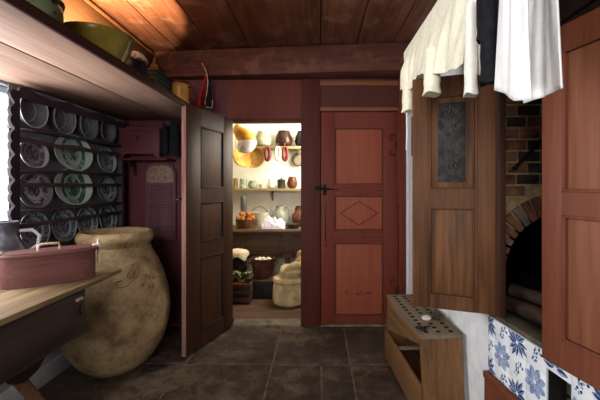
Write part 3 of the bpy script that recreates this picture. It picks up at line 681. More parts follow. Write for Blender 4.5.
# jug at the window
r = thing('painted_jug', 'dark painted jug with a pale handle by the window', 'jug', (-1.475, 1.70, TZ+0.001), math.radians(35))
M_jug = mottled('dark_painted_jug', '#2d2b30', '#5b5963', 18, 0.35, 0.05)
bm = BM(); lathe(bm, [(0.06, 0), (0.085, 0.02), (0.10, 0.07), (0.092, 0.12), (0.06, 0.17), (0.047, 0.20), (0.05, 0.245), (0.058, 0.26), (0.048, 0.262), (0.04, 0.2), (0, 0.05)], 36); obj('body', bm, [M_jug], r)
bm = BM(); tube(bm, [(0.05, 0, 0.215), (0.10, 0, 0.215), (0.128, 0, 0.185), (0.120, 0, 0.14), (0.088, 0, 0.115)], 0.008, 8); o = obj('handle', bm, [mottled('pale_glaze', '#9a98a0', '#c5c3c8', 20, 0.3)], r); o['label'] = 'pale jug handle'
bm = BM()
for (a0, z0) in ((-70, 0.08), (-45, 0.07), (-95, 0.075)):
    for k in range(6):
        a = math.radians(a0)+0.20*math.cos(k*PI/3); z = z0+0.018*math.sin(k*PI/3); rr = 0.1005 if z < 0.1 else 0.097
        ball(bm, (rr*0.99*math.cos(a), rr*0.99*math.sin(a), z), 0.006, 0, 1)
obj('painted_flowers', bm, [mottled('slip_grey', '#8a8a92', '#aeaeb6', 20, 0.4)], r)

# ------------------------------------------------------------------ plate rack
RX = -1.54
r = thing('plate_rack', 'dark scalloped wooden plate rack on the left wall beside the window', 'plate rack', (-1.62, 2.32, 0.80))
def rk(Y): return Y-2.32
bm = BM(); box(bm, (0.0005, rk(1.875), 0.0), (0.010, rk(2.86), 0.895)); obj('back_panel', bm, [M_rackb], r)
def scallop(z0, z1, base, seed):
    random.seed(seed); pts = []; n = 110
    for k in range(n+1):
        f = k/n; z = z0+(z1-z0)*f
        p = (f*13) % 1
        big = 0.5-0.5*math.cos(2*PI*((f*6.5) % 1))
        pts.append((base-0.020*abs(math.sin(PI*p))-0.018*big, z))
    return pts
YZ = Matrix(((0, 0, 1, 0), (1, 0, 0, 0), (0, 1, 0, 0), (0, 0, 0, 1)))
bm = BM(); out = scallop(0.0, 0.855, rk(1.832), 1); prism(bm, out+[(rk(1.862), 0.855), (rk(1.862), 0.0)], 0.016, 0, T_(0.064, 0, 0) @ YZ); obj('stile', bm, [mottled('backlit_stile', '#231b20', '#30262c', 12, 0.7)], r)  # stile painted darker than the rack to give its backlit shade
bm = BM(); prism(bm, [(rk(2.83), 0), (rk(2.87), 0), (rk(2.87), 0.855), (rk(2.83), 0.855)], 0.07, 0, T_(0.010, 0, 0) @ YZ, 0.002); obj('stile', bm, [M_rack], r)
def wavy(z0, zt, amp, per, name, x=0.066):
    top = [(rk(1.86)+0.97*k/80, zt+amp*math.sin(2*PI*(0.97*k/80)/per+0.6)) for k in range(81)]
    bm = BM(); prism(bm, [(rk(1.86), z0), (rk(2.83), z0)]+top[::-1], 0.012, 0, T_(x, 0, 0) @ YZ); return obj(name, bm, [M_rack], r)
wavy(0.822, 0.868, 0.012, 0.33, 'crest')
wavy(0.592, 0.616, 0.006, 0.40, 'plate_rail')
for z in (1.17, 0.957):
    bm = BM(); box(bm, (0.066, rk(1.86), z-0.80-0.011), (0.078, rk(2.83), z-0.80+0.011), 0, 0.003); obj('plate_rail', bm, [M_rack], r)
LEDGE = [1.480, 1.258, 1.037, 0.815]
for z in LEDGE:
    bm = BM(); box(bm, (0.010, rk(1.86), z-0.80-0.014), (0.080, rk(2.83), z-0.80), 0, 0.003); obj('ledge', bm, [M_rack], r)
def plate_mat(name, base, print1, print2, R, rings, sc=30.0, cover=0.52):
    """printed earthenware: pattern in rings over the plate's own radius"""
    m, nt, b = newmat(name, 0.22)
    tc = nt.nodes.new('ShaderNodeTexCoord'); sp = nt.nodes.new('ShaderNodeSeparateXYZ'); nt.links.new(tc.outputs['Object'], sp.inputs[0])
    cb = nt.nodes.new('ShaderNodeCombineXYZ'); nt.links.new(sp.outputs[0], cb.inputs[0]); nt.links.new(sp.outputs[1], cb.inputs[1])
    ln = N(nt, 'ShaderNodeVectorMath', operation='LENGTH'); nt.links.new(cb.outputs[0], ln.inputs[0])
    dv = N(nt, 'ShaderNodeMath', operation='DIVIDE'); nt.links.new(ln.outputs['Value'], dv.inputs[0]); dv.inputs[1].default_value = R
    n = N(nt, 'ShaderNodeTexNoise', Scale=sc, Detail=3.0, Distortion=0.8); nt.links.new(tc.outputs['Object'], n.inputs['Vector'])
    pat = ramp(nt, n.outputs[0], [(cover-0.04, (1, 1, 1, 1)), (cover+0.04, (0, 0, 0, 1))])
    reg = ramp(nt, dv.outputs[0], rings)
    ml = N(nt, 'ShaderNodeMix', data_type='RGBA', blend_type='MULTIPLY'); ml.inputs[0].default_value = 1.0
    nt.links.new(pat, ml.inputs[6]); nt.links.new(reg, ml.inputs[7])
    c = mixc(nt, ml.outputs[2], base, print1)
    line = ramp(nt, dv.outputs[0], [(0.0, (0, 0, 0, 1)), (0.60, (0, 0, 0, 1)), (0.615, (1, 1, 1, 1)), (0.635, (1, 1, 1, 1)), (0.65, (0, 0, 0, 1)), (0.955, (0, 0, 0, 1)), (0.965, (1, 1, 1, 1))])
    nt.links.new(mixc(nt, line, c, print2), b.inputs['Base Color']); return m
G0 = lambda v: (v, v, v, 1)
full = [(0.0, G0(1)), (0.5, G0(1)), (0.56, G0(0)), (0.66, G0(0)), (0.70, G0(1)), (0.94, G0(1)), (0.96, G0(0))]
wide = [(0.0, G0(1)), (0.42, G0(1)), (0.46, G0(0.0)), (0.70, G0(0.0)), (0.72, G0(1)), (1.0, G0(1))]
def plate(name, label, cat, row, Y, wy, h, mat, group, tilt=7, oct_=False):
    """plate leaning in the rack: wy wide along the wall, h high"""
    bm = BM(); R = h/2
    prof = [(0, 0.006), (R*0.58, 0.006), (R*0.64, 0.012), (R*0.97, 0.019), (R, 0.021), (R, 0.017), (R*0.66, 0.006), (R*0.60, 0.0), (0, 0.0)]
    lathe(bm, prof, 8 if oct_ else 44, 0, 1.0, wy/h, cap=False)
    z = LEDGE[row]
    o = obj(name, bm, [mat], None, (-1.603+R*math.sin(math.radians(tilt))*0+0.002, Y, z+0.001+R), (0, math.radians(90-tilt), 0))
    o.location.x = -1.592 + 0.0
    o.location.z = z+0.002+R*math.cos(math.radians(tilt))
    return tag(o, label, cat, group)
B1, B2 = '#8f9aa0', '#3c4a5c'
G_ = 'crockery on the plate rack'
def bowl_on_side(Y, R, label, mat):
    bm = BM(); lathe(bm, [(0, 0.010), (R*0.55, 0.010), (R*0.72, 0.020), (R*0.80, 0.050), (R*0.97, 0.056), (R, 0.058), (R, 0.054), (R*0.84, 0.046), (R*0.78, 0.016), (R*0.5, 0.0), (0, 0.0)], 40, cap=False)
    o = obj('bowl', bm, [mat], None, (-1.606, Y, LEDGE[0]+0.002+R), (0, PI/2, 0)); tag(o, label, 'bowl', 'bowls on the top row of the plate rack')
P_pew = plate_mat('grey_banded_bowl', '#5f6068', '#4a4b54', '#9a9ba4', 0.096, [(0.0, G0(0.6)), (0.70, G0(0.3)), (0.74, G0(0)), (1, G0(0))], 24.0)
bowl_on_side(1.97, 0.098, 'grey banded bowl on the rack top row, nearest the window', P_pew)
bowl_on_side(2.21, 0.096, 'grey banded bowl, second from the window on the rack top row', P_pew)
bowl_on_side(2.44, 0.094, 'grey banded bowl, third from the window on the rack top row', P_pew)
bowl_on_side(2.67, 0.092, 'grey banded bowl on the rack top row, farthest from the window', P_pew)
plate('plate', 'grey plate with small sprig pattern on second rack row', 'plate', 1, 2.00, 0.205, 0.172, plate_mat('plate_print_sprig', '#76757c', '#4a4853', '#9c9aa0', 0.0825, full, 42.0), G_)
plate('platter', 'large oval green-grey platter on second rack row', 'platter', 1, 2.33, 0.36, 0.235, plate_mat('platter_print_a', '#8fa39a', '#3d5a52', '#b0bfb8', 0.1175, wide, 26.0), G_)
plate('plate', 'small patterned plate right of the oval platter, second rack row', 'plate', 1, 2.69, 0.235, 0.185, plate_mat('plate_print_b', '#7f8a92', '#46566a', '#a4adb2', 0.09, wide, 36.0), G_)
plate('plate', 'dark plate with a pale ring on the third rack row', 'plate', 2, 2.01, 0.25, 0.205, plate_mat('plate_print_ring', '#a39fa0', '#42404a', '#6a6870', 0.094, [(0.0, G0(1)), (0.42, G0(1)), (0.46, G0(0)), (0.66, G0(0)), (0.70, G0(1)), (1.0, G0(1))], 48.0, 0.58), G_)
plate('platter', 'large oval platter with green scene on third rack row', 'platter', 2, 2.33, 0.36, 0.245, plate_mat('platter_print_c', '#7f968c', '#34554a', '#a9b8b0', 0.1225, full, 20.0, 0.56), G_)
plate('plate', 'small plate with pale crescent rim at the far end of third rack row', 'plate', 2, 2.69, 0.24, 0.20, plate_mat('plate_print_d', '#969ba4', '#3c4d5c', '#6d7680', 0.09, [(0.0, G0(1)), (0.5, G0(1)), (0.54, G0(0)), (0.76, G0(0)), (0.8, G0(1)), (1, G0(1))], 40.0, 0.56), G_)
P_e = plate_mat('plate_print_e', '#7c8288', '#454f5a', '#a2a9b0', 0.105, full, 34.0)
for Y, l in ((2.005, 'patterned plate on the bottom rack row, behind the bentwood box handle'), (2.235, 'patterned plate on the bottom rack row, second from the window'), (2.46, 'patterned plate on the bottom rack row, third from the window above the jar rim'), (2.70, 'patterned plate at the far end of the bottom rack row')):
    plate('plate', l, 'plate', 3, Y, 0.215, 0.205, P_e, G_)

# ------------------------------------------------------------------ long shelf and its pots
SZ = 1.705
r = thing('long_shelf', 'long deep two-board shelf running along the left wall under the beam', 'shelf', (-1.26, 1.2, SZ))
bm = BM(); box(bm, (-0.355, -1.4, 0.0), (0.064, 1.785, 0.028), 0, 0.002); obj('board', bm, [M_shelf], r)
bm = BM(); box(bm, (0.076, -1.4, 0.0), (0.345, 1.785, 0.028), 0, 0.002); obj('board', bm, [M_shelf], r)
bm = BM(); box(bm, (0.345, -1.4, -0.006), (0.362, 1.785, 0.034), 0, 0.003); box(bm, (0.362, -1.4, 0.008), (0.367, 1.785, 0.022), 0, 0.002); obj('front_lip', bm, [M_shelfd], r)
bm = BM(); box(bm, (0.062, -1.4, 0.014), (0.078, 1.785, 0.0278), 0); obj('batten', bm, [M_shelfd], r)
ST = SZ+0.0285
def speckle():
    m, nt, b = newmat('green_speckled_glaze', 0.3)
    v = N(nt, 'ShaderNodeTexNoise', Scale=22.0, Detail=2.0); nt.links.new(coords(nt), v.inputs['Vector'])
    w = N(nt, 'ShaderNodeTexNoise', Scale=5.0, Detail=3.0); nt.links.new(coords(nt), w.inputs['Vector'])
    base = ramp(nt, w.outputs[0], [(0.35, '#4f5c40'), (0.65, '#7c8462')])
    f = ramp(nt, v.outputs[0], [(0.50, (0, 0, 0, 1)), (0.56, (1, 1, 1, 1))])
    nt.links.new(mixc(nt, f, base, '#2c2a18'), b.inputs['Base Color']); return m
M_spk = speckle()
r = thing('tureen', 'green speckled lidded pot on the long shelf, nearest the camera', 'pot', (-1.115, 1.355, ST))
bm = BM(); lathe(bm, [(0.08, 0), (0.115, 0.04), (0.130, 0.09), (0.128, 0.125), (0.12, 0.135), (0, 0.135)], 40); obj('body', bm, [M_spk], r)
bm = BM(); lathe(bm, [(0.133, 0.135), (0.135, 0.143), (0.115, 0.165), (0.07, 0.19), (0.02, 0.20), (0.02, 0.215), (0, 0.225)], 40); obj('lid', bm, [M_spk], r)
bm = BM(); lathe(bm, [(0.085, 0), (0.10, 0.02), (0.14, 0.095), (0.158, 0.145), (0.164, 0.155), (0.164, 0.17), (0.152, 0.17), (0.145, 0.145), (0.09, 0.03), (0, 0.02)], 48, cap=True)
tag(obj('mixing_bowl', bm, [mottled('mustard_glaze', '#66561c', '#86702a', 7, 0.25, 0.05)], None, (-1.085, 1.775, ST)), 'wide mustard-yellow bowl on the long shelf', 'bowl')
r = thing('lidded_jar', 'black jar with a white lace cap on the long shelf', 'jar', (-1.065, 2.075, ST))
bm = BM(); lathe(bm, [(0.05, 0), (0.07, 0.02), (0.076, 0.08), (0.068, 0.135), (0.05, 0.165), (0.045, 0.18), (0, 0.18)], 32); obj('body', bm, [M_black], r)
bm = BM(); n = 48
loft(bm, [[(rr*(1+e*math.sin(9*a))*math.cos(a), rr*(1+e*math.sin(9*a))*math.sin(a), zz+e*0.06*math.cos(9*a)) for a in [2*PI*k/n for k in range(n)]] for rr, zz, e in ((0.075, 0.150, 0.12), (0.066, 0.17, 0.06), (0.052, 0.192, 0.02), (0.03, 0.20, 0), (0.004, 0.203, 0))])
o = obj('cloth_cap', bm, [mottled('grey_lace', '#8d8a8c', '#c0bdc0', 60, 0.9, 0.5)], r); o['label'] = 'white lace cap'
r = thing('slatted_box', 'dark slatted box on the long shelf between black jar and mug', 'box', (-1.09, 2.40, ST))
bm = BM()
for k in range(5): box(bm, (-0.075, -0.13, 0.002+k*0.032), (0.075, 0.13, 0.028+k*0.032), 0, 0.003)
box(bm, (-0.068, -0.123, 0.0), (0.068, 0.123, 0.155), 0); obj('body', bm, [mottled('green_black_wood', '#1b2320', '#33403a', 12, 0.6)], r)
bm = BM(); box(bm, (-0.08, -0.135, 0.158), (0.08, 0.135, 0.172), 0, 0.003); obj('lid', bm, [mottled('green_black_lid', '#1b2320', '#2c3833', 12, 0.6)], r)
r = thing('tankard', 'mustard stoneware mug with dark rim at far end of the long shelf', 'mug', (-0.985, 2.565, ST))
bm = BM(); lathe(bm, [(0.062, 0), (0.066, 0.012), (0.063, 0.05), (0.062, 0.145), (0.065, 0.15), (0.058, 0.15), (0.056, 0.02), (0, 0.015)], 36); obj('body', bm, [mottled('mustard_stoneware', '#94692c', '#c09246', 9, 0.3, 0.05)], r)
bm = BM(); lathe(bm, [(0.0655, 0.150), (0.067, 0.158), (0.06, 0.17), (0.02, 0.178), (0, 0.18)], 36); obj('lid', bm, [M_ironb], r)
bm = BM(); tube(bm, [(0.06, 0, 0.135), (0.09, 0, 0.135), (0.105, 0, 0.10), (0.09, 0, 0.045), (0.062, 0, 0.035)], 0.007, 8); obj('handle', bm, [M_ironb], r)
# hanging from the beams
bm = BM(); lathe(bm, [(0.025, 0), (0.036, 0.0), (0.040, 0.02), (0.041, 0.08), (0.03, 0.115), (0.012, 0.128), (0.008, 0.17), (0, 0.17)], 28, 0); lathe(bm, [(0, -0.0005), (0.037, -0.0005), (0.040, 0.004), (0.040, 0.010), (0, 0.010)], 28, 1)
tag(obj('hanging_cup', bm, [M_strip, M_pale], None, (-1.283, 2.82, 1.995)), 'brown wooden cup with pale rim hanging in the corner under the ceiling beams', 'cup')
def hang(name, label, cat, pts, w, mat, t=0.012, edge=None):
    bm = BM(); tube(bm, pts, w, 10, 0, flat=t)
    return tag(obj(name, bm, [mat], None), label, cat)
yb = 2.86
bm = BM(); P = [at(206, 72, yb), at(205, 80, yb), at(203, 90, yb), at(200.5, 100, yb), at(199.5, 106, yb)]
tube(bm, P, [0.010, 0.018, 0.026, 0.030, 0.028], 12, 0, 0.5); tube(bm, [at(204, 61, yb+0.03), at(206, 66, yb), at(206, 73, yb)], 0.003, 6, 0)
tag(obj('red_cloth_strip', bm, [mottled('crimson_cloth', '#8a1518', '#b3262c', 20, 0.8, 0.3)], None), 'crimson cloth strip hanging from the beam above the open brown door', 'cloth')
r = thing('leather_strap', 'black leather strap with pale edges hanging beside the crimson strip', 'strap', at(208, 85, yb-0.03))
o0 = Vector(at(208, 85, yb-0.03))
bm = BM(); tube(bm, [at(203, 64, yb+0.0)-o0, at(206, 71, yb-0.03)-o0, at(209, 80, yb-0.03)-o0, at(209, 90, yb-0.03)-o0, at(209, 100, yb-0.03)-o0, at(209, 107, yb-0.03)-o0], [0.006, 0.010, 0.018, 0.024, 0.030, 0.032], 10, 0, 0.35); obj('strap', bm, [M_black], r)
bm = BM(); tube(bm, [at(202, 63, yb)-o0, at(206.5, 72, yb-0.045)-o0, at(208, 82, yb-0.05)-o0, at(207, 92, yb-0.05)-o0, at(205, 103, yb-0.05)-o0, at(207, 107, yb-0.05)-o0, at(212, 108, yb-0.05)-o0, at(212.5, 100, yb-0.05)-o0], 0.0035, 6); obj('piping', bm, [M_pale], r)

# ------------------------------------------------------------------ back wall, left part: box, washboard, black shadow shapes
r = thing('wall_box', 'small red wall box with a keyhole on the back wall', 'box', (-1.41, 2.90, 1.383))
M_wb = wood('wine_red_box', '#4a2024', '#6b3436', 'X', 0.45, 60, 7, bstr=0.1)
bm = BM(); box(bm, (-0.145, -0.075, 0.045), (0.165, 0.08, 0.215), 0, 0.004); wbb = obj('body', bm, [M_wb], r)
bm = BM(); box(bm, (-0.15, -0.085, 0.215), (0.17, 0.08, 0.232), 0, 0.004); box(bm, (-0.15, 0.0, 0.232), (0.17, 0.08, 0.262), 0, 0.004); obj('lid', bm, [M_wb], r)
bm = BM()
prism(bm, [(-0.145, 0.0), (-0.145, 0.05), (0.165, 0.05), (0.165, 0), (0.15, 0.0), (0.115, 0.032), (-0.10, 0.032), (-0.13, 0.0)], 0.012, 0, Matrix(((1, 0, 0, 0), (0, 0, 1, -0.078), (0, 1, 0, 0), (0, 0, 0, 1)))); obj('foot_rail', bm, [M_wb], r)
bm = BM(); ball(bm, (0, 0, 0.165), 0.012, 0, 1, (1, 0.3, 1)); box(bm, (-0.004, -0.003, 0.135), (0.004, 0.003, 0.165), 0); k = obj('keyhole', bm, [M_iron], r); k.location = (-0.005, -0.077, 0); k.parent = wbb
r = thing('bracket_shelf', 'small red bracket shelf carrying the wall box', 'shelf', (-1.41, 2.90, 1.364))
bm = BM(); box(bm, (-0.145, -0.09, 0.0), (0.23, 0.095, 0.018), 0, 0.003); obj('board', bm, [M_redd], r)
bm = BM(); prism(bm, [(0, 0), (0.13, 0), (0.09, -0.04), (0.04, -0.05), (0, -0.12)], 0.02, 0, Matrix(((0, 0, 1, -0.12), (-1, 0, 0, 0.097), (0, 1, 0, 0), (0, 0, 0, 1)))); obj('bracket', bm, [M_redd], r)
bm = BM()  # black shapes added to stand for the shelf bracket's shadow
for x, w, z0, z1 in ((-0.045, 0.03, 0.02, 0.27), (0.028, 0.042, 0.0, 0.30)):
    loft(bm, [[(x+w*f*(1+0.18*math.sin(6*zz*8))*math.cos(a), 0.018*f*math.sin(a), zz) for a in [2*PI*k/20 for k in range(20)]] for f, zz in [(0.55, z0), (0.9, z0+0.02), (1.0, z0+0.08), (0.75, z0+0.15), (0.9, z0+0.2), (0.5, z1-0.02), (0.15, z1)]])
tag(obj('shadow_shapes', bm, [M_black], None, (-1.175, 2.865, 1.40)), 'limp black shapes standing in for a shadow right of the red wall box', 'cloth')
r = thing('washboard', 'ridged wooden washboard with pale arched top hanging on the back wall', 'washboard', (-1.30, 2.97, 0.715))
M_wash = wood('purple_brown_wood', '#4b2f36', '#744f56', 'Z', 0.55)
bm = BM(); W2 = 0.125; arch = [(W2, 0.0), (W2, 0.56)]+[(W2*0.86*math.cos(a), 0.575+0.05*math.sin(a)+0.02) for a in [PI*k/14 for k in range(15)]]+[(-W2, 0.56), (-W2, 0.0)]
prism(bm, arch, 0.022, 0, Matrix(((1, 0, 0, 0), (0, 0, 1, 0), (0, 1, 0, 0), (0, 0, 0, 1))), 0.002); obj('board', bm, [M_wash], r)
bm = BM()
for k in range(17): tube(bm, [(-0.105, -0.001, 0.03+k*0.026), (0.105, -0.001, 0.03+k*0.026)], 0.007, 8)
obj('ridges', bm, [M_wash], r)
bm = BM(); prism(bm, [(0.108, 0.475), (0.108, 0.555)]+[(0.095*math.cos(a), 0.57+0.05*math.sin(a)) for a in [PI*k/14 for k in range(15)]]+[(-0.108, 0.555), (-0.108, 0.475)], 0.006, 0, Matrix(((1, 0, 0, 0), (0, 0, 1, -0.006), (0, 1, 0, 0), (0, 0, 0, 1)))); o = obj('headpiece', bm, [mottled('speckled_tan', '#6e5348', '#9c8070', 40, 0.6)], r); o['label'] = 'pale tan arched headpiece'
bm = BM(); tube(bm, [(0.13, -0.004, 0.335), (0.165, -0.012, 0.335), (0.172, -0.012, 0.325)], 0.005, 6); obj('hook', bm, [M_pale], r)

# ------------------------------------------------------------------ hearth at the right
# brick wall with oven arch (faces the camera), one mesh
M_brick = mottled('hearth_brick', '#432c22', '#744a38', 9, 0.8, 0.5, third='#8a634c'); M_brickd = mottled('sooty_brick', '#1d1916', '#3d342e', 14, 0.85, 0.5); M_hm = mottled('yellow_mortar', '#7a6846', '#a8946a', 25, 0.9, 0.4)
bm = BM(); random.seed(21)
ACX, ACZ, ARI, ARO = 1.08, 0.79, 0.255, 0.345
def in_arch(x, z, R): return (z >= ACZ and math.hypot(x-ACX, z-ACZ) < R) or (z < ACZ and abs(x-ACX) < R)
row = 0; z = 0.66
while z < 1.72:
    x = 0.79 - (0.05 if row % 2 else 0.0)
    while x < 1.5:
        L = random.uniform(0.085, 0.105); x1 = min(x+L, 1.5); a = max(x, 0.79)
        c = ((a+x1)/2, z+0.022)
        if x1-a > 0.02 and not any(in_arch(xx, zz, ARO-0.006) for xx in (a, x1) for zz in (z, z+0.044)):
            mi = 0 if (c[0] < 0.87+0.04*random.random() or random.random() < 0.3) else 1
            box(bm, (a+0.004, 1.595-random.uniform(0, 0.006), z+0.004), (x1-0.004, 1.66, z+0.046), mi, 0.004)
        x = x1+0.001
    z += 0.051; row += 1
na = 22                                                         # arch stones
for k in range(na):
    a0 = PI*k/na+0.02; a1 = PI*(k+1)/na-0.02
    t = bmesh.new(); f = [t.verts.new((ACX+R*math.cos(a), y, ACZ+R*math.sin(a))) for y in (1.588-random.uniform(0, 0.006), 1.70) for R, a in ((ARI, a0), (ARO, a0), (ARO, a1), (ARI, a1))]
    for q in ((0, 1, 2, 3), (7, 6, 5, 4), (0, 4, 5, 1), (1, 5, 6, 2), (2, 6, 7, 3), (3, 7, 4, 0)): t.faces.new([f[i] for i in q])
    bmesh.ops.recalc_face_normals(t, faces=t.faces[:]); append(bm, t, 0 if k % 3 else 3)
for k in range(16):                                             # inner ring of the oven mouth, set back
    a0 = PI*k/16+0.015; a1 = PI*(k+1)/16-0.015
    t = bmesh.new(); f = [t.verts.new((ACX+R*math.cos(a), y, ACZ+R*math.sin(a))) for y in (1.70, 1.76) for R, a in ((0.175, a0), (0.275, a0), (0.275, a1), (0.175, a1))]
    for q in ((0, 1, 2, 3), (7, 6, 5, 4), (0, 4, 5, 1), (1, 5, 6, 2), (2, 6, 7, 3), (3, 7, 4, 0)): t.faces.new([f[i] for i in q])
    bmesh.ops.recalc_face_normals(t, faces=t.faces[:]); append(bm, t, 3)
box(bm, (ACX-0.275, 1.70, 0.62), (ACX-0.175, 1.76, ACZ), 3, 0.003)
# mortar sheet behind the bricks with the arch cut out
outl = [(0.79, 0.62), (0.79, 1.75), (1.5, 1.75), (1.5, 0.62), (ACX+ARI+0.02, 0.62)]+[(ACX+(ARI+0.02)*math.cos(a), ACZ+(ARI+0.02)*math.sin(a)) for a in [PI*k/24 for k in range(25)]]+[(ACX-ARI-0.02, 0.62)]
t = bmesh.new(); v = [t.verts.new((x, 1.602, zz)) for x, zz in outl]; fc = t.faces.new(v); bmesh.ops.triangulate(t, faces=[fc]); append(bm, t, 2)
box(bm, (0.805, 1.93, 0.62), (1.5, 1.95, 1.2), 4); box(bm, (0.80, 1.62, 0.60), (0.825, 1.95, 1.2), 4); box(bm, (1.34, 1.62, 0.6), (1.36, 1.95, 1.2), 4); box(bm, (0.80, 1.62, 1.14), (1.36, 1.95, 1.16), 4)
struct('wall_hearth', bm, [M_brick, M_brickd, M_hm, mottled('arch_stone', '#4d4339', '#85766a', 12, 0.8, 0.4), M_soot])
bm = BM(); box(bm, (1.5, 0.5, 0.0), (1.56, 1.66, 1.8)); box(bm, (0.79, 0.5, 1.75), (1.56, 1.70, 1.80)); box(bm, (0.79, 0.45, 0.0), (1.56, 0.5, 1.8)); struct('wall_hearth_back', bm, [M_soot])
bm = BM(); box(bm, (0.718, 0.56, 0.624), (0.80, 1.515, 0.643), 0, 0.004); box(bm, (0.80, 0.56, 0.61), (1.6, 2.10, 0.640), 1); HR = math.radians(5.2); HP = Vector((0.727, 1.50, 0))
def turn(o):
    o.rotation_euler = (0, 0, HR); o.location = HP-Matrix.Rotation(HR, 3, 'Z') @ HP; return o
turn(struct('trim_8', bm, [mottled('hearth_sill', '#3b372e', '#665f4e', 12, 0.7, 0.3), M_soot]))
bm = BM(); box(bm, (0.715, 1.425, 0.643), (0.745, 1.53, 1.68), 0, 0.004, T_(0, 0, 0)); struct('trim_9', bm, [wood('dark_jamb', '#24130d', '#43271b', 'Z')])
bm = BM(); box(bm, (0.748, 0.56, 1.63), (0.79, 1.43, 1.70), 0, 0.003); struct('trim_11', bm, [M_dark])
bm = BM(); box(bm, (0.82, 0.56, 0.0), (0.90, 1.53, 0.61)); box(bm, (0.735, 1.20, 0.0), (0.82, 1.53, 0.61)); box(bm, (0.735, 0.56, 0.0), (0.82, 1.075, 0.61))
for k in range(9):
    box(bm, (0.805, 1.076, 0.05+k*0.06), (0.825, 1.135, 0.1+k*0.06), 1, 0.003); box(bm, (0.805, 1.14, 0.05+k*0.06), (0.825, 1.199, 0.1+k*0.06), 1, 0.003)
turn(struct('wall_hearth_base', bm, [M_soot, mottled('mossy_brick', '#4d4a3a', '#8a826a', 14, 0.9, 0.4)]))
# tiled front
M_tile = mottled('white_tile', '#dfe4ea', '#f0f3f6', 8, 0.15, 0.02); M_blue = mottled('delft_blue', '#5b719f', '#a9b7d3', 60, 0.2, 0.02); M_blued = mottled('deep_blue', '#1d2b4e', '#38497a', 40, 0.2, 0.02); M_grout = mottled('tile_grout', '#a3a8ac', '#b9bec2', 30, 0.8)
bm = BM(); TS = 0.095; HY0, HY1, HZ = 1.085, 1.19, 0.566
def tile_rect(y0, y1, z0, z1):
    if y1-y0 > 0.004 and z1-z0 > 0.004: box(bm, (0.7265, y0+0.0006, z0+0.0006), (0.734, y1-0.0006, z1-0.0006), 0, 0.0006)
ty = 1.363+TS; cols = []
y1 = 1.53; edges_y = sorted(set([1.53, HY1, HY0, 0.593]+[1.434+TS*(k+0.5) for k in range(-9, 1) if 0.6 < 1.434+TS*(k+0.5) < 1.525 and not HY0 < 1.434+TS*(k+0.5) < HY1]), reverse=True)
edges_z = sorted([0.0, 0.616]+[0.489+TS*(k+0.5) for k in range(-5, 1)])
for a, b in zip(edges_y, edges_y[1:]):
    for c, d in zip(edges_z, edges_z[1:]):
        if a == HY1 and b == HY0:
            if d <= HZ: continue
            c2 = max(c, HZ); tile_rect(b, a, c2, d)
        else: tile_rect(b, a, c, d)
box(bm, (0.7315, HY1, 0.0), (0.735, 1.53, 0.616), 3); box(bm, (0.7315, 0.593, 0), (0.735, HY0, 0.616), 3); box(bm, (0.7315, HY0, HZ), (0.735, HY1, 0.616), 3)
def petal(cy, cz, ang, r0, L, w, mi, pointed=False):
    n = 9; L_, Rr = [], []
    for k in range(n):
        f = k/(n-1); ww = w*(math.sin(PI*f**0.8) if pointed else math.sin(PI*(0.06+0.94*f**1.5)) if f < 1 else 0)
        y = cy+math.cos(ang)*(r0+L*f); z = cz+math.sin(ang)*(r0+L*f)
        L_.append((y-math.sin(ang)*ww, z+math.cos(ang)*ww)); Rr.append((y+math.sin(ang)*ww, z-math.cos(ang)*ww))
    poly = L_+Rr[::-1]
    if any(HY0 < y < HY1 and z < HZ for y, z in poly): return
    cl = lambda q: (min(1.529, max(0.595, q[0])), min(0.615, max(0.002, q[1])))
    L_ = [cl(q) for q in L_]; Rr = [cl(q) for q in Rr]
    t = bmesh.new()
    lv = [t.verts.new((0.7262, y, z)) for y, z in L_]; rv = [t.verts.new((0.7262, y, z)) for y, z in Rr]
    mv = [t.verts.new((0.7258, (a[0]+b[0])/2, (a[1]+b[1])/2)) for a, b in zip(L_, Rr)]
    for i in range(n-1): t.faces.new((lv[i], lv[i+1], mv[i+1], mv[i]))
    m2 = t
    append(bm, t, mi)
    t = bmesh.new(); rv = [t.verts.new((0.7262, y, z)) for y, z in Rr]; mv = [t.verts.new((0.7258, (a[0]+b[0])/2, (a[1]+b[1])/2)) for a, b in zip(L_, Rr)]
    for i in range(n-1): t.faces.new((mv[i], mv[i+1], rv[i+1], rv[i]))
    append(bm, t, mi if not pointed else 2)
def blossom(cy, cz):
    for k in range(8): petal(cy, cz, k*PI/4+PI/8, 0.007, 0.048, 0.0135, 1)
    for k in range(8): petal(cy, cz, k*PI/4+PI/8, 0.010, 0.030, 0.002, 2)
def leafstar(cy, cz):
    for k in range(4):
        b = k*PI/2+0.5
        for dd, L in ((0, 0.060), (0.44, 0.048), (-0.44, 0.048)): petal(cy, cz, b+dd, 0.006, L, 0.0095, 1, True)
def sprig(cy, cz):
    for k in range(6):
        a = 2.2+0.12*(k-2.5); u = (k-2.5)*0.0105; w = 0.006*math.sin(k*1.3)
        for s in (1, -1): petal(cy+math.cos(a)*u-math.sin(a)*w, cz+math.sin(a)*u+math.cos(a)*w, a+s*(1.1+0.3*math.sin(k*2+cy*30)), 0.0015, 0.010+0.004*((k*7) % 3)/2, 0.0052, 2 if k % 2 else 1)
for i in range(-9, 2):
    for j in range(-5, 3):
        y = 1.434+i*TS; z = 0.489+j*TS
        if (i+j) % 2 == 0: (blossom if j % 2 == 0 else leafstar)(y, z)
        else: sprig(y, z)
turn(struct('trim_10', bm, [M_tile, M_blue, M_blued, M_grout]))
# red board at the foot of the tiles
bm = BM(); box(bm, (0.704, 1.27, 0.0), (0.722, 1.525, 0.385), 0, 0.004); box(bm, (0.698, 1.27, 0.36), (0.722, 1.525, 0.388), 0, 0.004)
tag(turn(obj('skirting_board', bm, [M_rshut], None)), 'red-brown board standing against the tiles below the flowers', 'board')
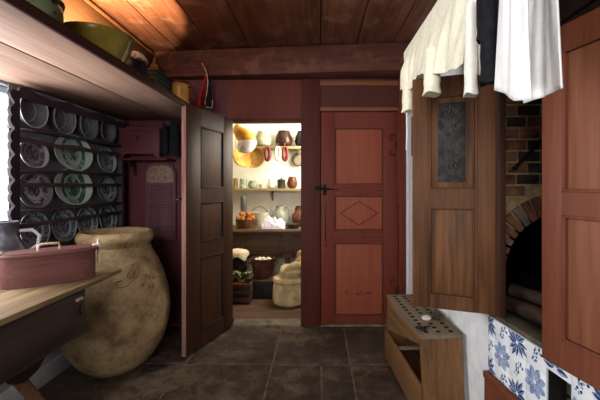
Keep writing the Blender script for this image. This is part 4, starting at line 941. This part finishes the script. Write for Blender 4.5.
# logs on the sill
M_bark = mottled('dark_bark', '#17110c', '#3f2e20', 20, 0.85, 0.6); M_cut = mottled('cut_wood', '#6b5238', '#94785a', 30, 0.8)
def log(label, a, b, rad):
    a, b = Vector(a), Vector(b); r = thing('log', label, 'log', a, 0, 'firewood on the hearth sill')
    bm = BM(); n = 7; tube(bm, [(b-a)*k/n for k in range(n+1)], [rad*(1+0.08*math.sin(k*2.1+rad*90)) for k in range(n+1)], 12); obj('bark', bm, [M_bark], r)
    d = (b-a).normalized()
    for q, s in ((Vector((0, 0, 0)), -1), (b-a, 1)):
        bm = BM(); tube(bm, [q+d*s*0.0005, q+d*s*0.003], rad*0.93, 12); obj('cut_end', bm, [M_cut], r)
log('upper firewood log lying slantwise across the others on the hearth sill', (0.81, 1.50, 0.735), (0.97, 1.17, 0.722), 0.026)
log('thick dark firewood log nearest the hearth opening', (0.80, 1.52, 0.674), (0.89, 1.20, 0.674), 0.031)
log('firewood log behind the thick dark one at the hearth arch', (0.875, 1.54, 0.672), (0.97, 1.22, 0.672), 0.029)
# iron bar in front of the bricks
bm = BM(); p0, p1 = at(515, 168, 1.575), at(545, 136, 1.575); tube(bm, [p0, p0.lerp(p1, 0.5), p1, p1+Vector((0.05, 0, 0.05))], 0.008, 8); ball(bm, p0, 0.012, 0, 1); tube(bm, [p0, p0+Vector((0, 0.03, 0))], 0.006, 6)
tag(obj('iron_bar', bm, [M_iron], None), 'slanting iron bar fixed across the hearth bricks', 'bar')

# left shutter (brown) open towards the camera
r = thing('hearth_shutter', 'brown panelled shutter with a black upper panel, open against white wall', 'shutter', (0.715, 1.448, 0), math.radians(158.5))
pan = [(0.079, 0.253, 1.153, 1.548), (0.079, 0.253, 0.70, 1.073)]
bm = panel_frame(0.327, 0.645, 1.63, 0.028, pan, 0.003, 0.006); box(bm, (0.066, -0.002, 0.66), (0.070, 0.0015, 1.62), 0, 0.001); obj('frame', bm, [M_shut], r)
bm = BM(); raised_panel(bm, *pan[0], y=-0.016, rise=0.006, bev=0.030); obj('upper_panel', bm, [M_shutp], r)
bm = BM(); box(bm, (0.114, -0.012, 1.182), (0.222, -0.007, 1.518), 0, 0.002); random.seed(14)
for k in range(34):
    x = 0.135+0.055*random.random(); z = 1.2+0.29*random.random()
    tube(bm, [(x, -0.007, z), (x+random.uniform(-0.008, 0.008), -0.0065, z+random.uniform(0.004, 0.02)), (x+random.uniform(-0.012, 0.012), -0.007, z+random.uniform(0.01, 0.03))], 0.0012, 5, 1)
tube(bm, [(0.130, -0.007, 1.355), (0.133, -0.007, 1.36)], 0.004, 6, 1)
o = obj('inset', bm, [M_slate, mottled('chalk_grey', '#4e4a48', '#625d5a', 30, 0.9)], r); o['label'] = 'black inset panel with faint carved marks'
bm = BM(); raised_panel(bm, *pan[1], y=-0.016, rise=0.008, bev=0.026); box(bm, (0.164, -0.014, 0.73), (0.166, -0.0065, 1.045), 0); obj('lower_panel', bm, [M_shutp], r)
for z in (0.78, 1.46):
    bm = BM(); tube(bm, [(-0.004, -0.004, z-0.03), (-0.004, -0.004, z+0.03)], 0.006, 8); obj('hinge', bm, [M_iron], r)
# right shutter (red-brown) nearly closed
r = thing('hearth_shutter', 'red-brown panelled shutter standing slightly ajar over the blue tiles', 'shutter', (0.738, 0.735, 0), math.radians(101.8))
pan = [(0.06, 0.276, 1.15, 1.545), (0.06, 0.276, 0.735, 1.087)]
obj('frame', panel_frame(0.347, 0.655, 1.615, 0.028, pan, 0.003, 0.009), [M_rshut], r)
for i, p in enumerate(pan):
    bm = BM(); raised_panel(bm, *p, y=-0.012, rise=0.003, bev=0.012); box(bm, ((0.276-0.105), -0.012, p[2]+0.012), (0.276-0.102, -0.0082, p[3]-0.012), 0); obj('panel', bm, [M_rshutp], r)
for z in (0.80, 1.46):
    bm = BM(); tube(bm, [(-0.004, -0.012, z-0.03), (-0.004, -0.012, z+0.03)], 0.006, 8); obj('hinge', bm, [M_iron], r)

# little board on the white wall
bm = BM(); box(bm, (0.712, 2.58, EYE+0.22), (0.732, 2.75, EYE+0.52), 0, 0.003)
tag(obj('wall_board', bm, [M_shut], None), 'small brown board fixed to the white wall behind the shutter', 'board')

# ------------------------------------------------------------------ low bench with drilled top
r = thing('drilled_bench', 'low wooden bench with rows of drilled holes beside the white wall', 'bench', (0.585, 2.09, 0), math.radians(3.6))
M_bt = wood('bench_top_wood', '#544636', '#857660', 'Y', 0.6, 60, 8); M_bs = wood('bench_side_wood', '#46301c', '#86603c', 'Z', 0.5, 50, 9); M_bs2 = wood('bench_long_wood', '#46301c', '#86603e', 'Y', 0.5, 50, 9)
bm = BM(); BW, BL, BZ = 0.105, 0.325, 0.436
t = bmesh.new(); nx, ny = 3, 12; cw, cl = 2*(BW-0.010)/nx, 2*(BL-0.012)/ny
def ring8(cx, cy, hx, hy, z, circ):
    out = []
    for k in range(8):
        a = k*PI/4
        if circ: out.append(t.verts.new((cx+circ*math.cos(a), cy+circ*math.sin(a), z)))
        else:
            m = max(abs(math.cos(a)), abs(math.sin(a))); out.append(t.verts.new((cx+hx*math.cos(a)/m, cy+hy*math.sin(a)/m, z)))
    return out
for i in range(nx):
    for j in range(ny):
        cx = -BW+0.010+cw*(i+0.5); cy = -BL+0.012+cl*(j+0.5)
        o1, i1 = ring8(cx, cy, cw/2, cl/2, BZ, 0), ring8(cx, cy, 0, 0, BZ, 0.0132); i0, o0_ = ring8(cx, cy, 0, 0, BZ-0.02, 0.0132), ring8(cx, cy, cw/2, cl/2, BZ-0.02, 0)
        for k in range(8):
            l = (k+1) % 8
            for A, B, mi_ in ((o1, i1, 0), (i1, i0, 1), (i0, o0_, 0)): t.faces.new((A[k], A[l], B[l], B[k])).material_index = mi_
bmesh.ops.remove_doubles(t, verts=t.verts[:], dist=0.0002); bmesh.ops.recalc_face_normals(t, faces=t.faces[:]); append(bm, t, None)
for q in (((-BW, -BL, BZ-0.02), (-BW+0.010, BL, BZ)), ((BW-0.010, -BL, BZ-0.02), (BW, BL, BZ)), ((-BW+0.01, -BL, BZ-0.02), (BW-0.01, -BL+0.012, BZ)), ((-BW+0.01, BL-0.012, BZ-0.02), (BW-0.01, BL, BZ))): box(bm, q[0], q[1], 0, 0.0)
obj('seat', bm, [M_bt, mottled('shaded_hole', '#120d09', '#221912', 30, 0.9)], r, smooth=30)  # hole walls painted dark to give the shade inside the holes
for s in (-1, 1):
    y = s*(BL-0.016); yb_ = y+s*0.06
    bm = BM(); loft(bm, [[(-BW+0.003, y-0.010, BZ-0.02), (BW-0.003, y-0.010, BZ-0.02), (BW-0.003, y+0.010, BZ-0.02), (-BW+0.003, y+0.010, BZ-0.02)], [(-BW+0.003, yb_-0.010, 0.0), (BW-0.003, yb_-0.010, 0.0), (BW-0.003, yb_+0.010, 0.0), (-BW+0.003, yb_+0.010, 0.0)]]); obj('end_panel', bm, [M_bs], r)
bm = BM(); prism(bm, [(-BL+0.01, 0.385), (-BL+0.01, BZ-0.02), (BL-0.025, BZ-0.02), (BL-0.025, 0.215)], 0.014, 0, T_(-BW+0.003, 0, 0) @ YZ); obj('side_panel', bm, [M_bs2], r)
bm = BM(); box(bm, (BW-0.018, -BL+0.03, 0.04), (BW-0.004, BL-0.03, BZ-0.02), 0, 0.002); obj('side_panel', bm, [M_bs2], r)
bm = BM(); box(bm, (-BW+0.02, -BL-0.0, 0.06), (BW-0.02, BL, 0.075), 0, 0.002); obj('inner_shelf', bm, [M_bs2], r)
bm = BM(); box(bm, (-BW-0.010, -BL-0.02, 0.02), (-BW+0.002, BL+0.015, 0.205), 0, 0.002); obj('lower_board', bm, [M_bs2], r)
bm = BM(); box(bm, (-BW+0.002, 0.06, 0.185), (BW-0.02, 0.085, 0.20), 0, 0.002, R_('Z', 0)); obj('cross_bar', bm, [M_bt], r)
def bench_pt(x, y, z=BZ):
    a = math.radians(3.6); return (0.585+x*math.cos(a)-y*math.sin(a), 2.09+x*math.sin(a)+y*math.cos(a), z)
# things lying on the bench
r = thing('scissors', 'small iron scissors lying on the drilled bench top', 'scissors', bench_pt(-0.055, -0.245, BZ+0.001), 0.5)
bm = BM(); tube(bm, [(0.0, -0.004, 0.004), (0.05, 0.006, 0.004)], [0.004, 0.0015], 6); obj('blade', bm, [M_iron], r)
bm = BM(); tube(bm, [(0.0, 0.004, 0.006), (0.05, -0.006, 0.006)], [0.004, 0.0015], 6); obj('blade', bm, [M_iron], r)
for s in (1, -1):
    bm = BM(); tube(bm, [(-0.025+0.018*math.cos(a), s*0.016+0.012*math.sin(a), 0.005) for a in [2*PI*k/16 for k in range(17)]], 0.003, 6); obj('finger_ring', bm, [M_iron], r)
bm = BM(); lathe(bm, [(0, 0), (0.022, 0.0), (0.026, 0.008), (0.020, 0.014), (0.010, 0.012), (0, 0.012)], 20)
tag(obj('white_lid', bm, [mottled('chalk_white', '#c9c6bc', '#e4e1d8', 20, 0.5)], None, bench_pt(0.0, -0.12, BZ+0.0005)), 'small round white lid on the drilled bench top', 'lid')
bm = BM(); random.seed(31)
for k in range(26):
    a = random.uniform(0, 2*PI); L = random.uniform(0.02, 0.05)
    tube(bm, [(random.uniform(-0.02, 0.02), random.uniform(-0.02, 0.02), 0.004+0.01*random.random()), (L*math.cos(a), L*math.sin(a), random.uniform(0.004, 0.045))], 0.0022, 5)
tag(obj('dried_twigs', bm, [mottled('grey_twig', '#2c2a24', '#5a564a', 30, 0.8)], None, bench_pt(0.065, -0.13, BZ)), 'tuft of dark dried twigs on the drilled bench top', 'twigs')

# ------------------------------------------------------------------ washing on the pole
POX, POZ = 0.45, 1.83
bm = BM(); tube(bm, [(POX, -0.6, POZ), (POX, 1.96, POZ)], 0.011, 12); pr = thing('clothes_pole', 'wooden pole slung below the ceiling carrying the washing', 'pole', (0, 0, 0)); obj('pole', bm, [M_shut], pr)
for y in (-0.4, 1.20):
    bm = BM(); tube(bm, [(POX, y, POZ), (POX, y, 2.262)], 0.004, 6); obj('hanger_cord', bm, [M_lshelf], pr)
def interp(tab, x):
    if x <= tab[0][0]: return tab[0][1]
    for (a, b), (c, d) in zip(tab, tab[1:]):
        if x <= c: return b+(d-b)*(x-a)/(c-a) if c > a else d
    return tab[-1][1]
def drape(Y0, Y1, hemf, hemb, amp, off=0.017, flare=0.0, nu=100, nv=44, seed=0.0, billow=0.0, fscale=5.0, slant=0.0):
    """cloth hung over the pole: hemf/hemb give the lower edge (height) of the front and back halves along the pole"""
    bm = BM(); t = bmesh.new(); G = []
    for i in range(nu+1):
        u = i/nu; row = []
        for j in range(-nv, nv+1):
            side = -1 if j > 0 else 1
            zb = interp(hemf if j > 0 else hemb, u)
            if abs(j) <= 3:
                a = abs(j)/3*PI/2; x = side*off*math.sin(a); z = POZ+off*math.cos(a); v = 0
            else:
                v = (abs(j)-3)/(nv-3); z = POZ+(zb-POZ)*v; x = side*off
            rmp = min(1, v*1.8); q = u*fscale+slant*v
            f1 = mnoise.noise(Vector((q+seed, v*0.9+seed, side*0.6)))
            f2 = mnoise.noise(Vector((q*2.3+seed*2, v*1.6, side*0.6+4)))
            x += amp*rmp*(1.3*f1+0.7*f2)+side*billow*v
            y = Y0+(Y1-Y0)*u+(u-0.5)*flare*v+amp*0.5*rmp*f2
            row.append(t.verts.new((POX+x, y, z)))
        G.append(row)
    for i in range(nu):
        for j in range(2*nv): t.faces.new((G[i][j], G[i+1][j], G[i+1][j+1], G[i][j+1]))
    bmesh.ops.recalc_face_normals(t, faces=t.faces[:])
    append(bm, t, 0); return bm
def cloth_obj(name, bm, mat, parent=None, th=0.004):
    o = obj(name, bm, [mat], parent, smooth=80); m = o.modifiers.new('thickness', 'SOLIDIFY'); m.thickness = th; m.offset = 0; return o
def leg_tube(px, py0, py1, Y, w0, w1, ribs=18, wy=1.2, seed=0.0):
    """knitted leg hanging down with a ribbed, flared cuff"""
    bm = BM(); rings = []; top, bot = at(px, py0, Y), at(px, py1, Y)
    for k in range(15):
        f = k/14; p = top.lerp(bot, f); w = w0+(w1-w0)*f
        if f > 0.72: w *= 1-0.10*math.sin(PI*(f-0.72)/0.28)+0.10*((f-0.72)/0.28)**2
        rings.append([(p.x+w*(1+0.07*math.sin(ribs*a)*(1 if f > 0.65 else 0.2)+0.12*mnoise.noise(Vector((math.cos(a)*1.5+seed, math.sin(a)*1.5, p.z*9))))*math.cos(a), p.y+w*wy*math.sin(a), p.z+0.004*math.sin(3*a+seed)*f) for a in [2*PI*q/40 for q in range(40)]])
    loft(bm, rings, cap=True); return bm
FX = 0.425
def Yp(px): return 360*FX/(px-318)
def zz(px, py): return EYE+(185-py)/360*Yp(px)
def hem(Ya, Yb, rows): return sorted([((Yp(px)-Ya)/(Yb-Ya), zz(px, py)) for px, py in rows])
# cream drawers
r = thing('long_underwear', 'cream knitted long underwear hanging at the far end of the pole', 'underwear')
Ya, Yb = Yp(402.5), Yp(464.5)
hf = hem(Ya, Yb, [(402.5, 90), (412, 89), (416, 76), (424, 74), (431, 76), (439, 74), (444, 73), (450, 71), (456, 70), (466, 62)])
cloth_obj('body', drape(Ya, Yb, hf, [(0, 1.67), (0.6, 1.68), (1, 1.62)], 0.022, seed=0.4, billow=0.010, fscale=6, slant=0.8), M_cream, r)
bm = leg_tube(408.8, 74, 112, 1.70, 0.028, 0.031, seed=1.0); obj('leg', bm, [M_cream], r, smooth=80)
bm = leg_tube(432.0, 50, 94.5, 1.30, 0.026, 0.030, seed=2.0); obj('leg', bm, [M_cream], r, smooth=80)
bm = BM(); p = at(406.5, 110, 1.72); tube(bm, [p, p+Vector((0.002, 0, -0.10)), p+Vector((0.0, 0.004, -0.19))], 0.007, 8, 0, 0.3); obj('tape', bm, [M_linen], r)
# white undergarment
M_off = mottled('offwhite_knit', '#e4e0d4', '#f2efe6', 60, 0.95, 0.15)
r = thing('undershirt', 'narrow off-white undershirt hanging between cream underwear and black stockings', 'undershirt')
Ya, Yb = Yp(466), Yp(480.5)
cloth_obj('body', drape(Ya, Yb, hem(Ya, Yb, [(466, 66), (470, 74), (476, 76), (480.5, 74)]), [(0, 1.60), (1, 1.5)], 0.014, seed=2.2, nu=60, fscale=3), M_off, r)
bm = leg_tube(471.0, 5, 95, 0.985, 0.014, 0.0175, seed=3.0); obj('sleeve', bm, [M_off], r, smooth=80)
# black stockings
r = thing('stockings', 'black stockings hanging over the pole beside the white towel', 'stockings')
Ya, Yb = Yp(482.5), Yp(507)
cloth_obj('body', drape(Ya, Yb, hem(Ya, Yb, [(482.5, 80), (494, 82), (496, 54), (507, 51)]), [(0, 1.50), (1, 1.45)], 0.010, seed=4.0, nu=70, fscale=5), M_black, r)
bm = leg_tube(489.5, -10, 83, 0.880, 0.019, 0.0195, ribs=12, seed=5.0); obj('stocking_leg', bm, [M_black], r, smooth=80)
bm = leg_tube(483.5, -10, 40, 0.905, 0.016, 0.015, ribs=0, seed=6.0); obj('stocking_leg', bm, [M_black], r, smooth=80)
# towel
o = cloth_obj('towel', drape(0.815, 0.735, [(0, 1.392), (0.35, 1.372), (0.7, 1.345), (0.9, 1.340), (1, 1.338)], [(0, 1.361), (1, 1.360)], 0.010, off=0.026, seed=1.1, flare=-0.055, billow=0.010, nu=70, fscale=2.0), M_linen)
tag(o, 'white linen towel hanging at the near end of the pole', 'towel')
